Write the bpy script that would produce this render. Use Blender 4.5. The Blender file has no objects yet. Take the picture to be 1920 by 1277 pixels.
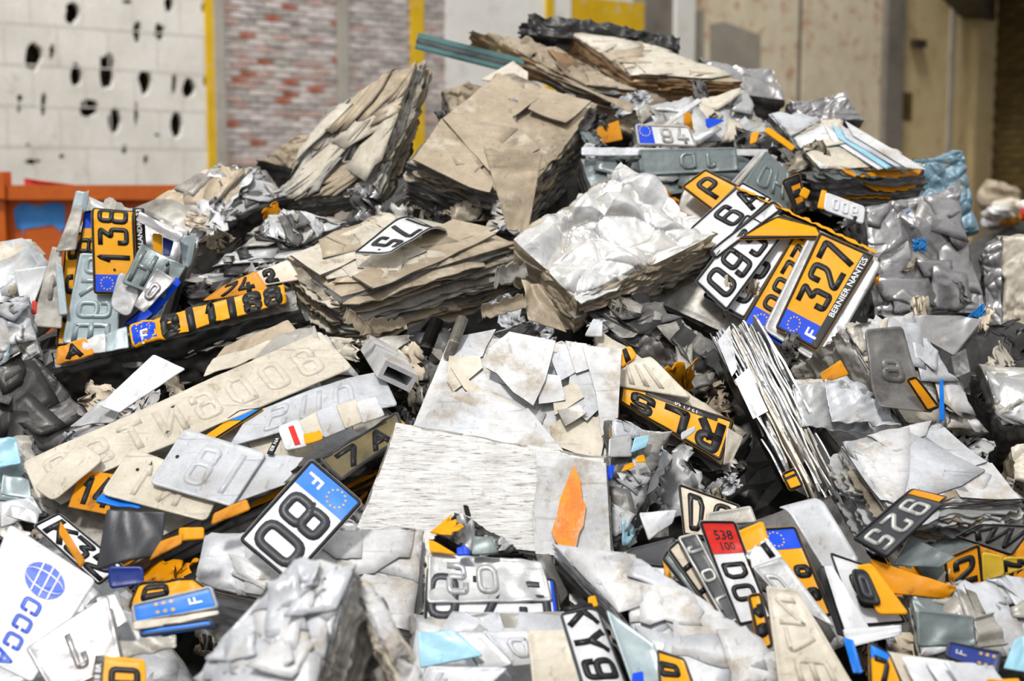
import bpy, math, random
import numpy as np
from mathutils import Vector
from mathutils.geometry import delaunay_2d_cdt

# ------------------------------------------------------------------ camera, sky, sun, exposure
SC = bpy.context.scene
COL = SC.collection
W0, H0, FOC = 1920.0, 1277.0, 50.0
FPX = W0 * FOC / 36.0
PITCH = math.radians(6.5)
CAMZ = 1.6
cam_d = bpy.data.cameras.new('camera'); cam = bpy.data.objects.new('camera', cam_d); COL.objects.link(cam)
cam.location = (0, 0, CAMZ); cam.rotation_euler = (math.pi / 2 - PITCH, 0, 0)
cam_d.lens = FOC; cam_d.sensor_width = 36.0; cam_d.clip_end = 200
cam_d.dof.use_dof = True; cam_d.dof.focus_distance = 2.5; cam_d.dof.aperture_fstop = 4.0
SC.camera = cam
SC.view_settings.view_transform = 'Standard'; SC.view_settings.look = 'None'
SC.view_settings.gamma = 1.0; SC.view_settings.use_curve_mapping = False
SC.view_settings.exposure = 0.03

wd = bpy.data.worlds.new('overcast_sky'); SC.world = wd; wd.use_nodes = True
nt = wd.node_tree; nt.nodes.clear()
w_out = nt.nodes.new('ShaderNodeOutputWorld'); w_bg = nt.nodes.new('ShaderNodeBackground')
w_tc = nt.nodes.new('ShaderNodeTexCoord'); w_sx = nt.nodes.new('ShaderNodeSeparateXYZ'); w_rp = nt.nodes.new('ShaderNodeValToRGB')
nt.links.new(w_tc.outputs['Generated'], w_sx.inputs[0]); nt.links.new(w_sx.outputs['Z'], w_rp.inputs[0])
nt.links.new(w_rp.outputs[0], w_bg.inputs[0]); nt.links.new(w_bg.outputs[0], w_out.inputs[0])
w_rp.color_ramp.elements[0].position = 0.0; w_rp.color_ramp.elements[0].color = (0.42, 0.43, 0.46, 1)
w_rp.color_ramp.elements[1].position = 0.9; w_rp.color_ramp.elements[1].color = (1.0, 1.0, 0.99, 1)
w_bg.inputs[1].default_value = 0.96

def sun(name, rot, energy, angle, color):
    l = bpy.data.lights.new(name, 'SUN'); l.energy = energy; l.angle = math.radians(angle); l.color = color
    o = bpy.data.objects.new(name, l); COL.objects.link(o); o.rotation_euler = [math.radians(r) for r in rot]
    return o
sun("sun", (25, -15, 0), 2.5, 8, (1.0, 0.97, 0.93))

# unseen fill lamp added above the yard to brighten the far wall
la = bpy.data.lights.new('wall_fill', 'AREA'); la.shape = 'RECTANGLE'; la.size = 7.0; la.size_y = 2.5; la.energy = 300; la.color = (1.0, 0.98, 0.95)
lo = bpy.data.objects.new('wall_fill', la); COL.objects.link(lo); lo.location = (-2.2, 9.6, 8.2)
lo.rotation_euler = (Vector((-1.8, 14.2, 2.2)) - lo.location).to_track_quat('-Z', 'Y').to_euler()

# ------------------------------------------------------------------ projection helpers: a place on the heap from where it shows
CP, SP = math.cos(PITCH), math.sin(PITCH)
CAM = np.array([0.0, 0.0, CAMZ])
FWD = np.array([0.0, CP, -SP]); UPV = np.array([0.0, SP, CP]); RGT = np.array([1.0, 0.0, 0.0])
def ray(u, v):
    return FWD + RGT * ((u - W0 / 2) / FPX) - UPV * ((v - H0 / 2) / FPX)
def pt(u, v, d): return CAM + ray(u, v) * d
def nrm(a):
    a = np.asarray(a, float); return a / max(1e-9, np.linalg.norm(a))
def D(u, v):
    d = np.interp(v, [0, 250, 450, 640, 850, 1050, 1277], [3.75, 3.35, 2.98, 2.68, 2.45, 2.2, 1.95])
    if v < 700: d += 0.30 * max(0, (u - 1560) / 360.0) * min(1, (700 - v) / 150) + 0.12 * max(0, (380 - u) / 380) * min(1, (700 - v) / 150)
    return d
class Plane:
    def __init__(s, u, v, d, n): s.p = pt(u, v, d); s.n = nrm(n)
    def hit(s, u, v, lift=0.0):
        r = ray(u, v); p = s.p + s.n * lift
        return CAM + r * (np.dot(p - CAM, s.n) / np.dot(r, s.n))
    def lifted(s, h):
        q = Plane.__new__(Plane); q.p = s.p + s.n * h; q.n = s.n; return q

# ------------------------------------------------------------------ noise (vectorised)
def _hash(ix, iy, iz, seed):
    h = (ix.astype(np.int64) * 374761393 + iy.astype(np.int64) * 668265263 + iz.astype(np.int64) * 1274126177 + seed * 974634) & 0xffffffff
    h = ((h ^ (h >> 13)) * 1274126177) & 0xffffffff
    h = ((h ^ (h >> 16)) * 2246822519) & 0xffffffff
    return h ^ (h >> 15)
def perlin(p, seed=0):
    p = np.asarray(p, float); i = np.floor(p).astype(np.int64); f = p - i
    w = f * f * f * (f * (f * 6 - 15) + 10)
    out = np.zeros(p.shape[0])
    for dx in (0, 1):
        wx = w[:, 0] if dx else 1 - w[:, 0]
        for dy in (0, 1):
            wy = w[:, 1] if dy else 1 - w[:, 1]
            for dz in (0, 1):
                wz = w[:, 2] if dz else 1 - w[:, 2]
                h = _hash(i[:, 0] + dx, i[:, 1] + dy, i[:, 2] + dz, seed)
                gx = (h & 1023) / 511.5 - 1; gy = ((h >> 10) & 1023) / 511.5 - 1; gz = ((h >> 20) & 1023) / 511.5 - 1
                out += wx * wy * wz * (gx * (f[:, 0] - dx) + gy * (f[:, 1] - dy) + gz * (f[:, 2] - dz))
    return out * 1.3
def white(p, seed=0):
    i = np.floor(np.asarray(p, float)).astype(np.int64)
    return _hash(i[:, 0], i[:, 1], i[:, 2], seed) / 4294967295.0
def crumple(p, sc, seed):
    """pillows between sharp creases, folded again at half the size"""
    q = p * sc
    wv = np.stack([perlin(q * 0.6 + k * 17.3, seed + k) for k in range(3)], 1) * 0.9
    q = q + wv
    a = np.abs(perlin(q, seed + 5)); b = np.abs(perlin(q * 2.1 + 3.1, seed + 6)); c = np.abs(perlin(q * 4.3 + 7.7, seed + 7))
    g = np.clip(perlin(p * sc * 0.45 + 9.1, seed + 9) * 3 + 0.45, 0, 1)      # pillows in some places, sharp ridges in others
    r = (a + 0.42 * b + 0.16 * c) * 2.2 - 0.7
    return r * g - r * (1 - g)

def creases(p, sc, seed):
    """facets of crushed foil: domes that meet in sharp valleys, every facet tilted its own way; two sizes"""
    q = p * sc; q = q + 0.35 * np.stack([perlin(q * 1.3 + k * 11.7, seed + k) for k in range(3)], 1)
    out = np.zeros(len(p)); mk = np.clip(perlin(p * 4.3 + 2.2, seed + 77) * 3.2 + .35, .06, 1)
    for s_, am, sd in ((1.0, 1.0, 0), (2.6, 0.55, 50)):
        g = q * s_; i0 = np.floor(g).astype(np.int64); f1 = np.full(len(p), 9.0); f2 = np.full(len(p), 9.0); tl = np.zeros(len(p))
        for dx in (-1, 0, 1):
            for dy in (-1, 0, 1):
                for dz in (-1, 0, 1):
                    c = i0 + np.array([dx, dy, dz]); h1 = _hash(c[:, 0], c[:, 1], c[:, 2], seed + sd); h2 = _hash(c[:, 0], c[:, 1], c[:, 2], seed + sd + 7)
                    o = np.stack([(h1 & 1023) / 1023., ((h1 >> 10) & 1023) / 1023., ((h1 >> 20) & 1023) / 1023.], 1); df = g - c - o
                    d = np.sqrt((df ** 2).sum(1)); t = ((np.stack([(h2 & 1023) / 511.5 - 1, ((h2 >> 10) & 1023) / 511.5 - 1, ((h2 >> 20) & 1023) / 511.5 - 1], 1)) * df).sum(1)
                    n1 = d < f1; f2 = np.where(n1, f1, np.minimum(f2, d)); tl = np.where(n1, t, tl); f1 = np.where(n1, d, f1)
        e = f2 - f1
        out += (am if sd == 0 else am * mk) * (np.sqrt(np.maximum(e, 0)) - .45 + 1.3 * tl * np.clip(e * 3, 0, 1))
    return out

# ------------------------------------------------------------------ mesh and object helpers
def obj(name, V, F, m, parent=None, origin=None, smooth=False, mats=None, midx=None):
    V = np.asarray(V, float)
    if parent is not None: origin = np.array(parent.location)
    elif origin is None: origin = V.mean(0)
    me = bpy.data.meshes.new(name)
    me.from_pydata((V - origin).tolist(), [], F if isinstance(F, list) else F.tolist())
    for mm in (mats or [m]): me.materials.append(mm)
    if midx is not None: me.polygons.foreach_set('material_index', midx)
    if smooth: me.polygons.foreach_set('use_smooth', [True] * len(me.polygons))
    me.update()
    o = bpy.data.objects.new(name, me); COL.objects.link(o)
    if parent is not None: o.parent = parent
    else: o.location = origin
    return o
def tag(o, label=None, cat=None, group=None, kind=None):
    if label: o['label'] = label
    if cat: o['category'] = cat
    if group: o['group'] = group
    if kind: o['kind'] = kind
    return o
def thing(name, label, cat, loc, group=None):
    o = bpy.data.objects.new(name, None); COL.objects.link(o); o.location = [float(x) for x in loc]
    o.empty_display_size = 0.05
    return tag(o, label, cat, group)
def grid_faces(m, n, off=0, flip=False):
    i = np.arange(m)[:, None] * (n + 1) + np.arange(n)[None, :] + off
    i = i.ravel()
    q = np.stack([i, i + n + 1, i + n + 2, i + 1], 1)
    return q[:, ::-1] if flip else q
def boxv(lo, hi):
    (x0, y0, z0), (x1, y1, z1) = lo, hi
    V = [(x0, y0, z0), (x1, y0, z0), (x1, y1, z0), (x0, y1, z0), (x0, y0, z1), (x1, y0, z1), (x1, y1, z1), (x0, y1, z1)]
    F = [(0, 3, 2, 1), (4, 5, 6, 7), (0, 1, 5, 4), (1, 2, 6, 5), (2, 3, 7, 6), (3, 0, 4, 7)]
    return V, F

# ------------------------------------------------------------------ materials
def srgb(r, g, b):
    f = lambda c: c / 12.92 if c <= 0.04045 else ((c + 0.055) / 1.055) ** 2.4
    return (f(r / 255), f(g / 255), f(b / 255), 1)
def mat(name, c1, c2, c3=None, metal=0.0, rough=0.5, sc=9.0, thr=(0.4, 0.62), dthr=(0.55, 0.72), dsc=5.0, bump=0.25, bsc=60.0, stretch=None, spec=0.5, wear=0.5, dent=0.0):
    """c1 and c2 mix in patches, c3 is dirt that lies over both; fine relief on top"""
    m = bpy.data.materials.new(name); m.use_nodes = True
    t = m.node_tree; N = t.nodes; L = t.links
    b = N['Principled BSDF']
    tc = N.new('ShaderNodeTexCoord'); src = tc.outputs['Object']
    if stretch:
        mp = N.new('ShaderNodeMapping'); mp.inputs['Scale'].default_value = stretch; mp.inputs['Rotation'].default_value = (0.5, 0.25, 0.12)
        L.new(src, mp.inputs[0]); src2 = mp.outputs[0]
    else: src2 = src
    def noise(s, det, rgh, so):
        n = N.new('ShaderNodeTexNoise'); n.inputs['Scale'].default_value = s; n.inputs['Detail'].default_value = det; n.inputs['Roughness'].default_value = rgh
        L.new(so, n.inputs['Vector']); return n.outputs['Fac']
    def ramp(f, a, bb, lo=0.0, hi=1.0):
        r = N.new('ShaderNodeMapRange'); r.inputs[1].default_value = a; r.inputs[2].default_value = bb; r.inputs[3].default_value = lo; r.inputs[4].default_value = hi
        L.new(f, r.inputs[0]); return r.outputs[0]
    def mix(f, a, bb):
        x = N.new('ShaderNodeMix'); x.data_type = 'RGBA'; L.new(f, x.inputs[0])
        for i, c in ((6, a), (7, bb)):
            if isinstance(c, tuple): x.inputs[i].default_value = c
            else: L.new(c, x.inputs[i])
        return x.outputs[2]
    n1 = noise(sc, 6, 0.62, src2)
    col = mix(ramp(n1, *thr), c1, c2)
    if c3:
        n2 = noise(dsc, 8, 0.7, src2 if stretch else src)
        dm = ramp(n2, *dthr)
        col = mix(dm, col, c3)
        if metal > 0: L.new(ramp(n2, dthr[0], dthr[1], metal, metal * 0.25), b.inputs['Metallic'])
    else: b.inputs['Metallic'].default_value = metal
    if wear > 0:
        # handling wear: blotches, pits and two families of fine scratches
        w1 = ramp(noise(38, 8, 0.75, src), 0.30, 0.62, 1 - 0.30 * wear, 1.05)
        scr = None
        for ss, rr in (((7, 150, 60), (0.3, 0.2, 0.7)), ((120, 8, 70), (0.6, 0.1, 0.3))):
            mp2 = N.new('ShaderNodeMapping'); mp2.inputs['Scale'].default_value = ss; mp2.inputs['Rotation'].default_value = rr; L.new(src, mp2.inputs[0])
            f = ramp(noise(1.0, 3, 0.5, mp2.outputs[0]), 0.64, 0.72, 1.0, 1 - 0.36 * wear)
            if scr is None: scr = f
            else:
                mm = N.new('ShaderNodeMath'); mm.operation = 'MULTIPLY'; L.new(scr, mm.inputs[0]); L.new(f, mm.inputs[1]); scr = mm.outputs[0]
        mm = N.new('ShaderNodeMath'); mm.operation = 'MULTIPLY'; L.new(scr, mm.inputs[0]); L.new(w1, mm.inputs[1])
        mx = N.new('ShaderNodeMix'); mx.data_type = 'RGBA'; mx.blend_type = 'MULTIPLY'; mx.inputs[0].default_value = 1.0
        L.new(col, mx.inputs[6]); cmb = N.new('ShaderNodeCombineColor')
        for k in range(3): L.new(mm.outputs[0], cmb.inputs[k])
        L.new(cmb.outputs[0], mx.inputs[7]); col = mx.outputs[2]
    L.new(col, b.inputs['Base Color'])
    L.new(ramp(n1, 0.3, 0.7, max(0.05, rough - 0.1), min(1, rough + 0.15)), b.inputs['Roughness'])
    b.inputs['Specular IOR Level'].default_value = spec
    bp = N.new('ShaderNodeBump'); bp.inputs['Strength'].default_value = bump; bp.inputs['Distance'].default_value = 0.002
    L.new(noise(bsc, 4, 0.6, src2), bp.inputs['Height']); nrm_out = bp.outputs[0]
    if dent > 0:
        rn = N.new('ShaderNodeTexNoise'); rn.noise_type = 'RIDGED_MULTIFRACTAL'; rn.inputs['Scale'].default_value = 34; rn.inputs['Detail'].default_value = 5; rn.inputs['Roughness'].default_value = 0.55
        L.new(src, rn.inputs['Vector']); b2 = N.new('ShaderNodeBump'); b2.inputs['Strength'].default_value = dent; b2.inputs['Distance'].default_value = 0.0035
        L.new(rn.outputs['Fac'], b2.inputs['Height']); L.new(nrm_out, b2.inputs['Normal']); nrm_out = b2.outputs[0]
    L.new(nrm_out, b.inputs['Normal'])
    return m
S = srgb
M = {}
M['white'] = mat('white_sheet', S(217, 217, 217), S(196, 196, 197), S(168, 154, 134), 0.05, 0.45, sc=7, dthr=(0.51, 0.66), dsc=11, dent=0.3, wear=0.75)
M['white2'] = mat('grey_white_sheet', S(203, 206, 211), S(182, 184, 188), S(160, 152, 140), 0.12, 0.42, sc=8, dthr=(0.53, 0.7), dsc=10, dent=0.35, wear=0.75)
M['brush'] = mat('scuffed_white_panel', S(224, 223, 221), S(198, 195, 191), S(118, 110, 102), 0.05, 0.5, sc=16, thr=(0.45, 0.7), dthr=(0.53, 0.66), dsc=30, stretch=(1.1, 5, 12), dent=.2)
M['foil'] = mat('bright_aluminium', S(242, 241, 239), S(228, 226, 222), S(204, 186, 160), 0.86, 0.25, sc=6, dthr=(0.56, 0.75), dsc=8, dent=0.8, wear=0.6)
M['gfoil'] = mat('dull_aluminium', S(176, 174, 174), S(150, 148, 149), S(140, 130, 118), 0.75, 0.33, sc=9, dthr=(0.56, 0.75), dsc=8, dent=0.7, wear=0.6)
M['tan'] = mat('dusty_tan_metal', S(184, 168, 144), S(162, 147, 125), S(204, 194, 178), 0.25, 0.55, sc=6, dthr=(0.55, 0.7), dsc=10, dent=0.3, wear=0.75)
M['tan2'] = mat('dusty_brown_metal', S(170, 155, 132), S(146, 132, 110), S(110, 96, 72), 0.15, 0.6, sc=8, dthr=(0.55, 0.72), dsc=12, dent=0.4, wear=0.75)
M['beige'] = mat('beige_sheet', S(212, 204, 188), S(196, 187, 168), S(150, 130, 100), 0.1, 0.5, sc=7, dthr=(0.6, 0.72), dsc=14, dent=0.35, wear=0.75)
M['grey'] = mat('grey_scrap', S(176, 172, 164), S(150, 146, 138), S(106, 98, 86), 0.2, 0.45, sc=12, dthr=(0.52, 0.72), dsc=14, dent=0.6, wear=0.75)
M['greyd'] = mat('grimy_shade_grey', S(118, 116, 113), S(92, 90, 88), S(58, 54, 48), 0.25, 0.45, sc=12, dthr=(0.5, 0.7), dsc=12, dent=0.6, wear=0.6)  # dark scrap; also stands in for shade on sheet rims and bale sides
M['dark'] = mat('grimy_shade_black', S(54, 52, 50), S(36, 35, 34), S(24, 22, 20), 0.2, 0.4, sc=14, dthr=(0.5, 0.7), dsc=12, dent=0.6, wear=0.6)  # grimy black, darkened further to stand in for shaded hollows
M['edge'] = mat('cut_sheet_edges', S(196, 194, 188), S(120, 116, 110), S(60, 56, 50), 0.25, 0.42, sc=40, dthr=(0.5, 0.66), dsc=22, dent=0.3, wear=0.6)
M['edget'] = mat('dusty_sheet_edges', S(168, 158, 140), S(122, 112, 96), S(70, 62, 52), 0.3, 0.5, sc=30, dthr=(0.5, 0.68), dsc=18, dent=0.3, wear=0.6)
M['steel'] = mat('bare_aluminium_back', S(186, 187, 187), S(166, 167, 168), S(140, 138, 132), 0.35, 0.38, sc=9, dthr=(0.6, 0.75), dsc=10, dent=0.35, wear=0.75)
M['pale'] = mat('pale_blue_grey_back', S(164, 178, 182), S(148, 163, 168), S(130, 140, 142), 0.2, 0.35, sc=6, dthr=(0.6, 0.75), dsc=9, bump=0.1)
M['teal'] = mat('grey_green_sheet', S(122, 132, 132), S(102, 113, 113), S(88, 92, 90), 0.35, 0.35, sc=8, dthr=(0.58, 0.75), dsc=12)
M['blueg'] = mat('blue_grey_paint', S(118, 148, 164), S(100, 130, 146), S(158, 150, 134), 0.2, 0.4, sc=6, dthr=(0.55, 0.66), dsc=7, dent=0.5, wear=0.6)
M['aqua'] = mat('light_blue_sheet', S(160, 205, 222), S(140, 190, 210), None, 0.1, 0.4, sc=6)
M['vivid'] = mat('vivid_blue_paint', S(20, 130, 205), S(10, 105, 180), None, 0.2, 0.35, sc=10)
M['yellow'] = mat('amber_plate_film', S(236, 166, 0), S(226, 154, 0), S(140, 88, 10), 0.0, 0.38, sc=5, dthr=(0.66, 0.8), dsc=12, bump=0.08, spec=0.2, wear=.3)
M['yellowd'] = mat('scuffed_amber_film', S(226, 148, 4), S(196, 124, 6), S(78, 54, 24), 0.0, 0.42, spec=.2, sc=9, dthr=(0.56, 0.68), dsc=14, bump=0.12)
M['olive'] = mat('dark_olive_film', S(112, 98, 58), S(92, 80, 46), S(54, 48, 32), 0.0, 0.45, sc=9, dthr=(0.55, 0.7), dsc=12)  # dark olive tones mixed in patches
M['lemon'] = mat('dirty_lemon_film', S(206, 172, 30), S(180, 146, 22), S(90, 76, 30), 0.0, 0.4, sc=9, dthr=(0.58, 0.7), dsc=14, bump=0.12)
M['pwhite'] = mat('white_plate_film', S(222, 223, 226), S(210, 212, 215), S(170, 166, 160), 0.0, 0.3, sc=5, dthr=(0.66, 0.8), dsc=14, bump=0.06)
M['cream'] = mat('cream_plate_film', S(220, 206, 184), S(208, 192, 168), S(150, 134, 112), 0.0, 0.38, sc=6, dthr=(0.62, 0.78), dsc=12, bump=0.08)
M['black'] = mat('black_plate_ink', S(22, 22, 24), S(15, 15, 17), S(58, 56, 54), 0.0, 0.42, spec=.3, wear=.2, sc=10, dthr=(0.64, 0.78), dsc=20, bump=0.1)
M['slate'] = mat('old_black_plate', S(52, 54, 60), S(42, 44, 50), S(84, 84, 86), 0.1, 0.42, sc=10, dthr=(0.62, 0.78), dsc=16, bump=0.12)
M['silver'] = mat('silver_character', S(196, 196, 192), S(170, 170, 166), None, 0.4, 0.4, sc=14)
M['band'] = mat('blue_band_film', S(0, 76, 222), S(0, 64, 206), S(90, 130, 200), 0.0, 0.36, spec=.2, wear=.25, sc=5, dthr=(0.68, 0.8), dsc=12, bump=0.06)
M['bandp'] = mat('sky_blue_band_film', S(20, 124, 228), S(12, 112, 216), S(120, 165, 215), 0.0, 0.36, spec=.25, wear=.25, sc=5, dthr=(0.68, 0.8), dsc=12, bump=0.06)
M['navy'] = mat('navy_film', S(20, 50, 140), S(14, 40, 118), None, 0.0, 0.35, sc=8)
M['star'] = mat('star_yellow_print', S(236, 196, 50), S(226, 184, 40), None, 0.0, 0.4)
M['print'] = mat('white_print', S(238, 240, 244), S(228, 230, 236), None, 0.0, 0.4)
M['red'] = mat('red_plate_film', S(216, 24, 4), S(200, 16, 2), S(120, 30, 20), 0.0, 0.3, sc=6, dthr=(0.66, 0.8), dsc=14, bump=0.1)
M['redb'] = mat('red_plastic', S(226, 70, 50), S(206, 54, 40), None, 0.0, 0.35)
M['amber'] = mat('orange_reflector_lens', S(250, 158, 24), S(238, 128, 8), S(214, 176, 130), 0.0, 0.3, sc=26, dthr=(0.5, 0.62), dsc=22, bump=0.4, bsc=120, stretch=(1, 1, 0.2))
M['logo'] = mat('blue_ink', S(52, 96, 214), S(44, 84, 200), S(190, 200, 226), 0.0, 0.4, sc=8, dthr=(0.6, 0.68), dsc=26)
M['green'] = mat('verdigris_bar_paint', S(120, 160, 158), S(98, 136, 136), S(70, 74, 72), 0.2, 0.45, sc=8, dthr=(0.55, 0.7), dsc=9, stretch=(0.3, 1, 1))
M['rust'] = mat('brown_stained_metal', S(150, 120, 84), S(112, 84, 52), S(70, 52, 34), 0.4, 0.4, sc=8, dthr=(0.5, 0.7), dsc=9, dent=0.5, wear=0.6)
# ------------------------------------------------------------------ crushed bales
STY = {  # lf: slow warp, cr: crumple, cs: crumple scale, sh: offset shards, lay: strata depth on the sides, nl: strata count
    'plain': dict(lf=.004, cr=.001, cs=9,  sh=.0010, lay=.010, nl=22),
    'pressed': dict(lf=.006, cr=.0016, cs=10, sh=.0022, lay=.010, nl=20),
    'flat':  dict(lf=.010, cr=.003, cs=9,  sh=.0040, lay=.010, nl=18),
    'slab':  dict(lf=.014, cr=.006, cs=7,  sh=.0030, lay=.016, nl=12),
    'layer': dict(lf=.014, cr=.006, cs=7,  sh=.0030, lay=.026, nl=6),
    'foil':  dict(lf=.014, cr=.006, cs=8, cv=.046, cvs=4.4, sh=.000,  lay=.006, nl=6),
    'foil2': dict(lf=.014, cr=.006, cs=12, cv=.018, cvs=8.5, sh=.000,  lay=.006, nl=6),
    'crush': dict(lf=.014, cr=.020, cs=15, sh=.006,  lay=.010, nl=14),
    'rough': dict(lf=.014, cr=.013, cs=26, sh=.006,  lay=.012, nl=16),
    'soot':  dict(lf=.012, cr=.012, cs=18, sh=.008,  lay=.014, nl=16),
}
class Bale:
    def __init__(s, q, d, n, t, style, seed, ext=None, pivot=None):
        u, v = pivot or np.mean(np.array(q, float), 0)
        s.pl = Plane(u, v, D(u, v) + d, n)
        s.P = [s.pl.hit(*c) for c in q]
        s.C = s.P[0] * 0
        s.A = (s.P[1] - s.P[0] + s.P[2] - s.P[3]) / 2; s.B = (s.P[3] - s.P[0] + s.P[2] - s.P[1]) / 2
        s.n = s.pl.n; s.E = -s.n * t if ext is None else np.asarray(ext, float)
        s.t = np.linalg.norm(s.E)
        s.st = STY[style]; s.seed = seed
        s.center = sum(s.P) / 4 + s.E
        rs = np.random.RandomState(seed); k = 34
        s.vc = rs.rand(k, 2); s.vt = (rs.rand(k, 2) - .5) * 2; s.vo = rs.rand(k) - .5
        s.asp = np.array([np.linalg.norm(s.A), np.linalg.norm(s.B)])
    def base(s, a, b, c):
        a, b, c = (np.asarray(x, float)[:, None] for x in (a, b, c))
        P = s.P
        return (P[0] * (1 - a) * (1 - b) + P[1] * a * (1 - b) + P[2] * a * b + P[3] * (1 - a) * b) + s.E * c
    def outward(s, a, b, c):
        f = lambda x: np.sign(x) * np.abs(x) ** 9
        qa, qb, qc = f(2 * np.asarray(a) - 1), f(2 * np.asarray(b) - 1), f(2 * np.asarray(c) - 1)
        o = qa[:, None] * nrm(s.A) + qb[:, None] * nrm(s.B) + qc[:, None] * nrm(s.E)
        return o / np.maximum(1e-9, np.linalg.norm(o, axis=1))[:, None], np.abs(qc) / np.maximum(1e-9, np.abs(qa) + np.abs(qb) + np.abs(qc))
    def surf(s, a, b, c):
        p = s.base(a, b, c); o, wt = s.outward(a, b, c); st = s.st
        d = perlin(p * 5.5, s.seed) * st['lf'] + crumple(p, st['cs'], s.seed + 11) * st['cr'] * (0.55 + 0.45 * wt)
        if 'cv' in st: d += creases(p, st['cvs'], s.seed + 31) * st['cv'] * (0.35 + 0.65 * wt)
        if st['sh']:
            ab = np.stack([a, b], 1)
            df = (ab[:, None, :] - s.vc[None]) * s.asp; k = np.argmin((df ** 2).sum(2), 1)
            dd = df[np.arange(len(k)), k] / s.asp.max()
            d += wt * st['sh'] * (s.vo[k] + 2.2 * (dd * s.vt[k]).sum(1))
        cw = np.asarray(c) * st['nl'] + perlin(p * 6, s.seed + 3) * 1.1
        ci = np.floor(cw); cf = cw - ci
        lay = (white(np.stack([ci, np.floor(perlin(p * 9, s.seed + 4) * 2.2), ci * 0], 1), s.seed) - .6) + 0.35 * perlin(np.stack([p[:, 0] * 30, p[:, 1] * 30, ci * 7.7], 1), s.seed + 8)
        lay -= 0.5 * (np.abs(cf - .5) * 2) ** 6
        d += (1 - wt) * st['lay'] * lay
        # worn corners
        cn = np.minimum(np.minimum(a, 1 - np.asarray(a)), np.minimum(b, 1 - np.asarray(b)))
        d -= np.clip(0.05 - cn, 0, .05) * (0.10 + 0.18 * np.clip(perlin(p * 14, s.seed + 9), 0, 1)) * 1.6 * wt
        return p + o * d[:, None]
    def top(s, a, b): return s.surf(a, b, np.zeros_like(np.asarray(a, float)))
    def mesh(s, na, nb, nc):
        V = []; F = []; mi = []; off = 0
        def face(m, n, fn, flip, k):
            nonlocal off
            x, y = np.meshgrid(np.linspace(0, 1, m + 1), np.linspace(0, 1, n + 1), indexing='ij'); x = x.ravel(); y = y.ravel()
            V.append(s.surf(*fn(x, y))); F.append(grid_faces(m, n, off, flip)); mi.append(np.full(m * n, k)); off += len(x)
        Z = np.zeros_like; O = np.ones_like
        up = np.dot(np.cross(s.A, s.B), s.n) > 0
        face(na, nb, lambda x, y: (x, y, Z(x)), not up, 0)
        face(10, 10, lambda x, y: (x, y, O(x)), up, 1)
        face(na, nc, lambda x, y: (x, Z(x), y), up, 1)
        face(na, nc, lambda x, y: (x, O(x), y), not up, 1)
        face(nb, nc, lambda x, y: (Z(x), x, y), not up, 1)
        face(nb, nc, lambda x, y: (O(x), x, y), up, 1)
        return np.concatenate(V), np.concatenate(F), np.concatenate(mi)
    def plane(s, h): return s.pl.lifted(h)

BALES = {}
def jag_poly(rng, w, h, jag, nseg=5):
    """an irregular torn quadrilateral outline, centred, metres"""
    c = [(-w / 2, -h / 2), (w / 2, -h / 2), (w / 2, h / 2), (-w / 2, h / 2)]
    c = [(x + rng.uniform(-.16, .16) * w, y + rng.uniform(-.16, .16) * h) for x, y in c]
    if rng.random() < .4:
        k = rng.randrange(4); p, q = c[k], c[(k + 1) % 4]; f = rng.uniform(.3, .7)
        c[k] = (p[0] * (1 - f) + q[0] * f, p[1] * (1 - f) + q[1] * f); c.insert(k, p if rng.random() < 0 else (p[0] * .65 + c[k - 1][0] * .35, p[1] * .65 + c[k - 1][1] * .35))
    out = []
    for i in range(len(c)):
        p, q = c[i], c[(i + 1) % len(c)]
        j = jag * (2.2 if rng.random() < .3 else .6)
        for k in range(nseg):
            f = k / nseg
            out.append((p[0] * (1 - f) + q[0] * f + (rng.uniform(-j, j) if k else 0), p[1] * (1 - f) + q[1] * f + (rng.uniform(-j, j) if k else 0)))
    return np.array(out)
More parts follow.
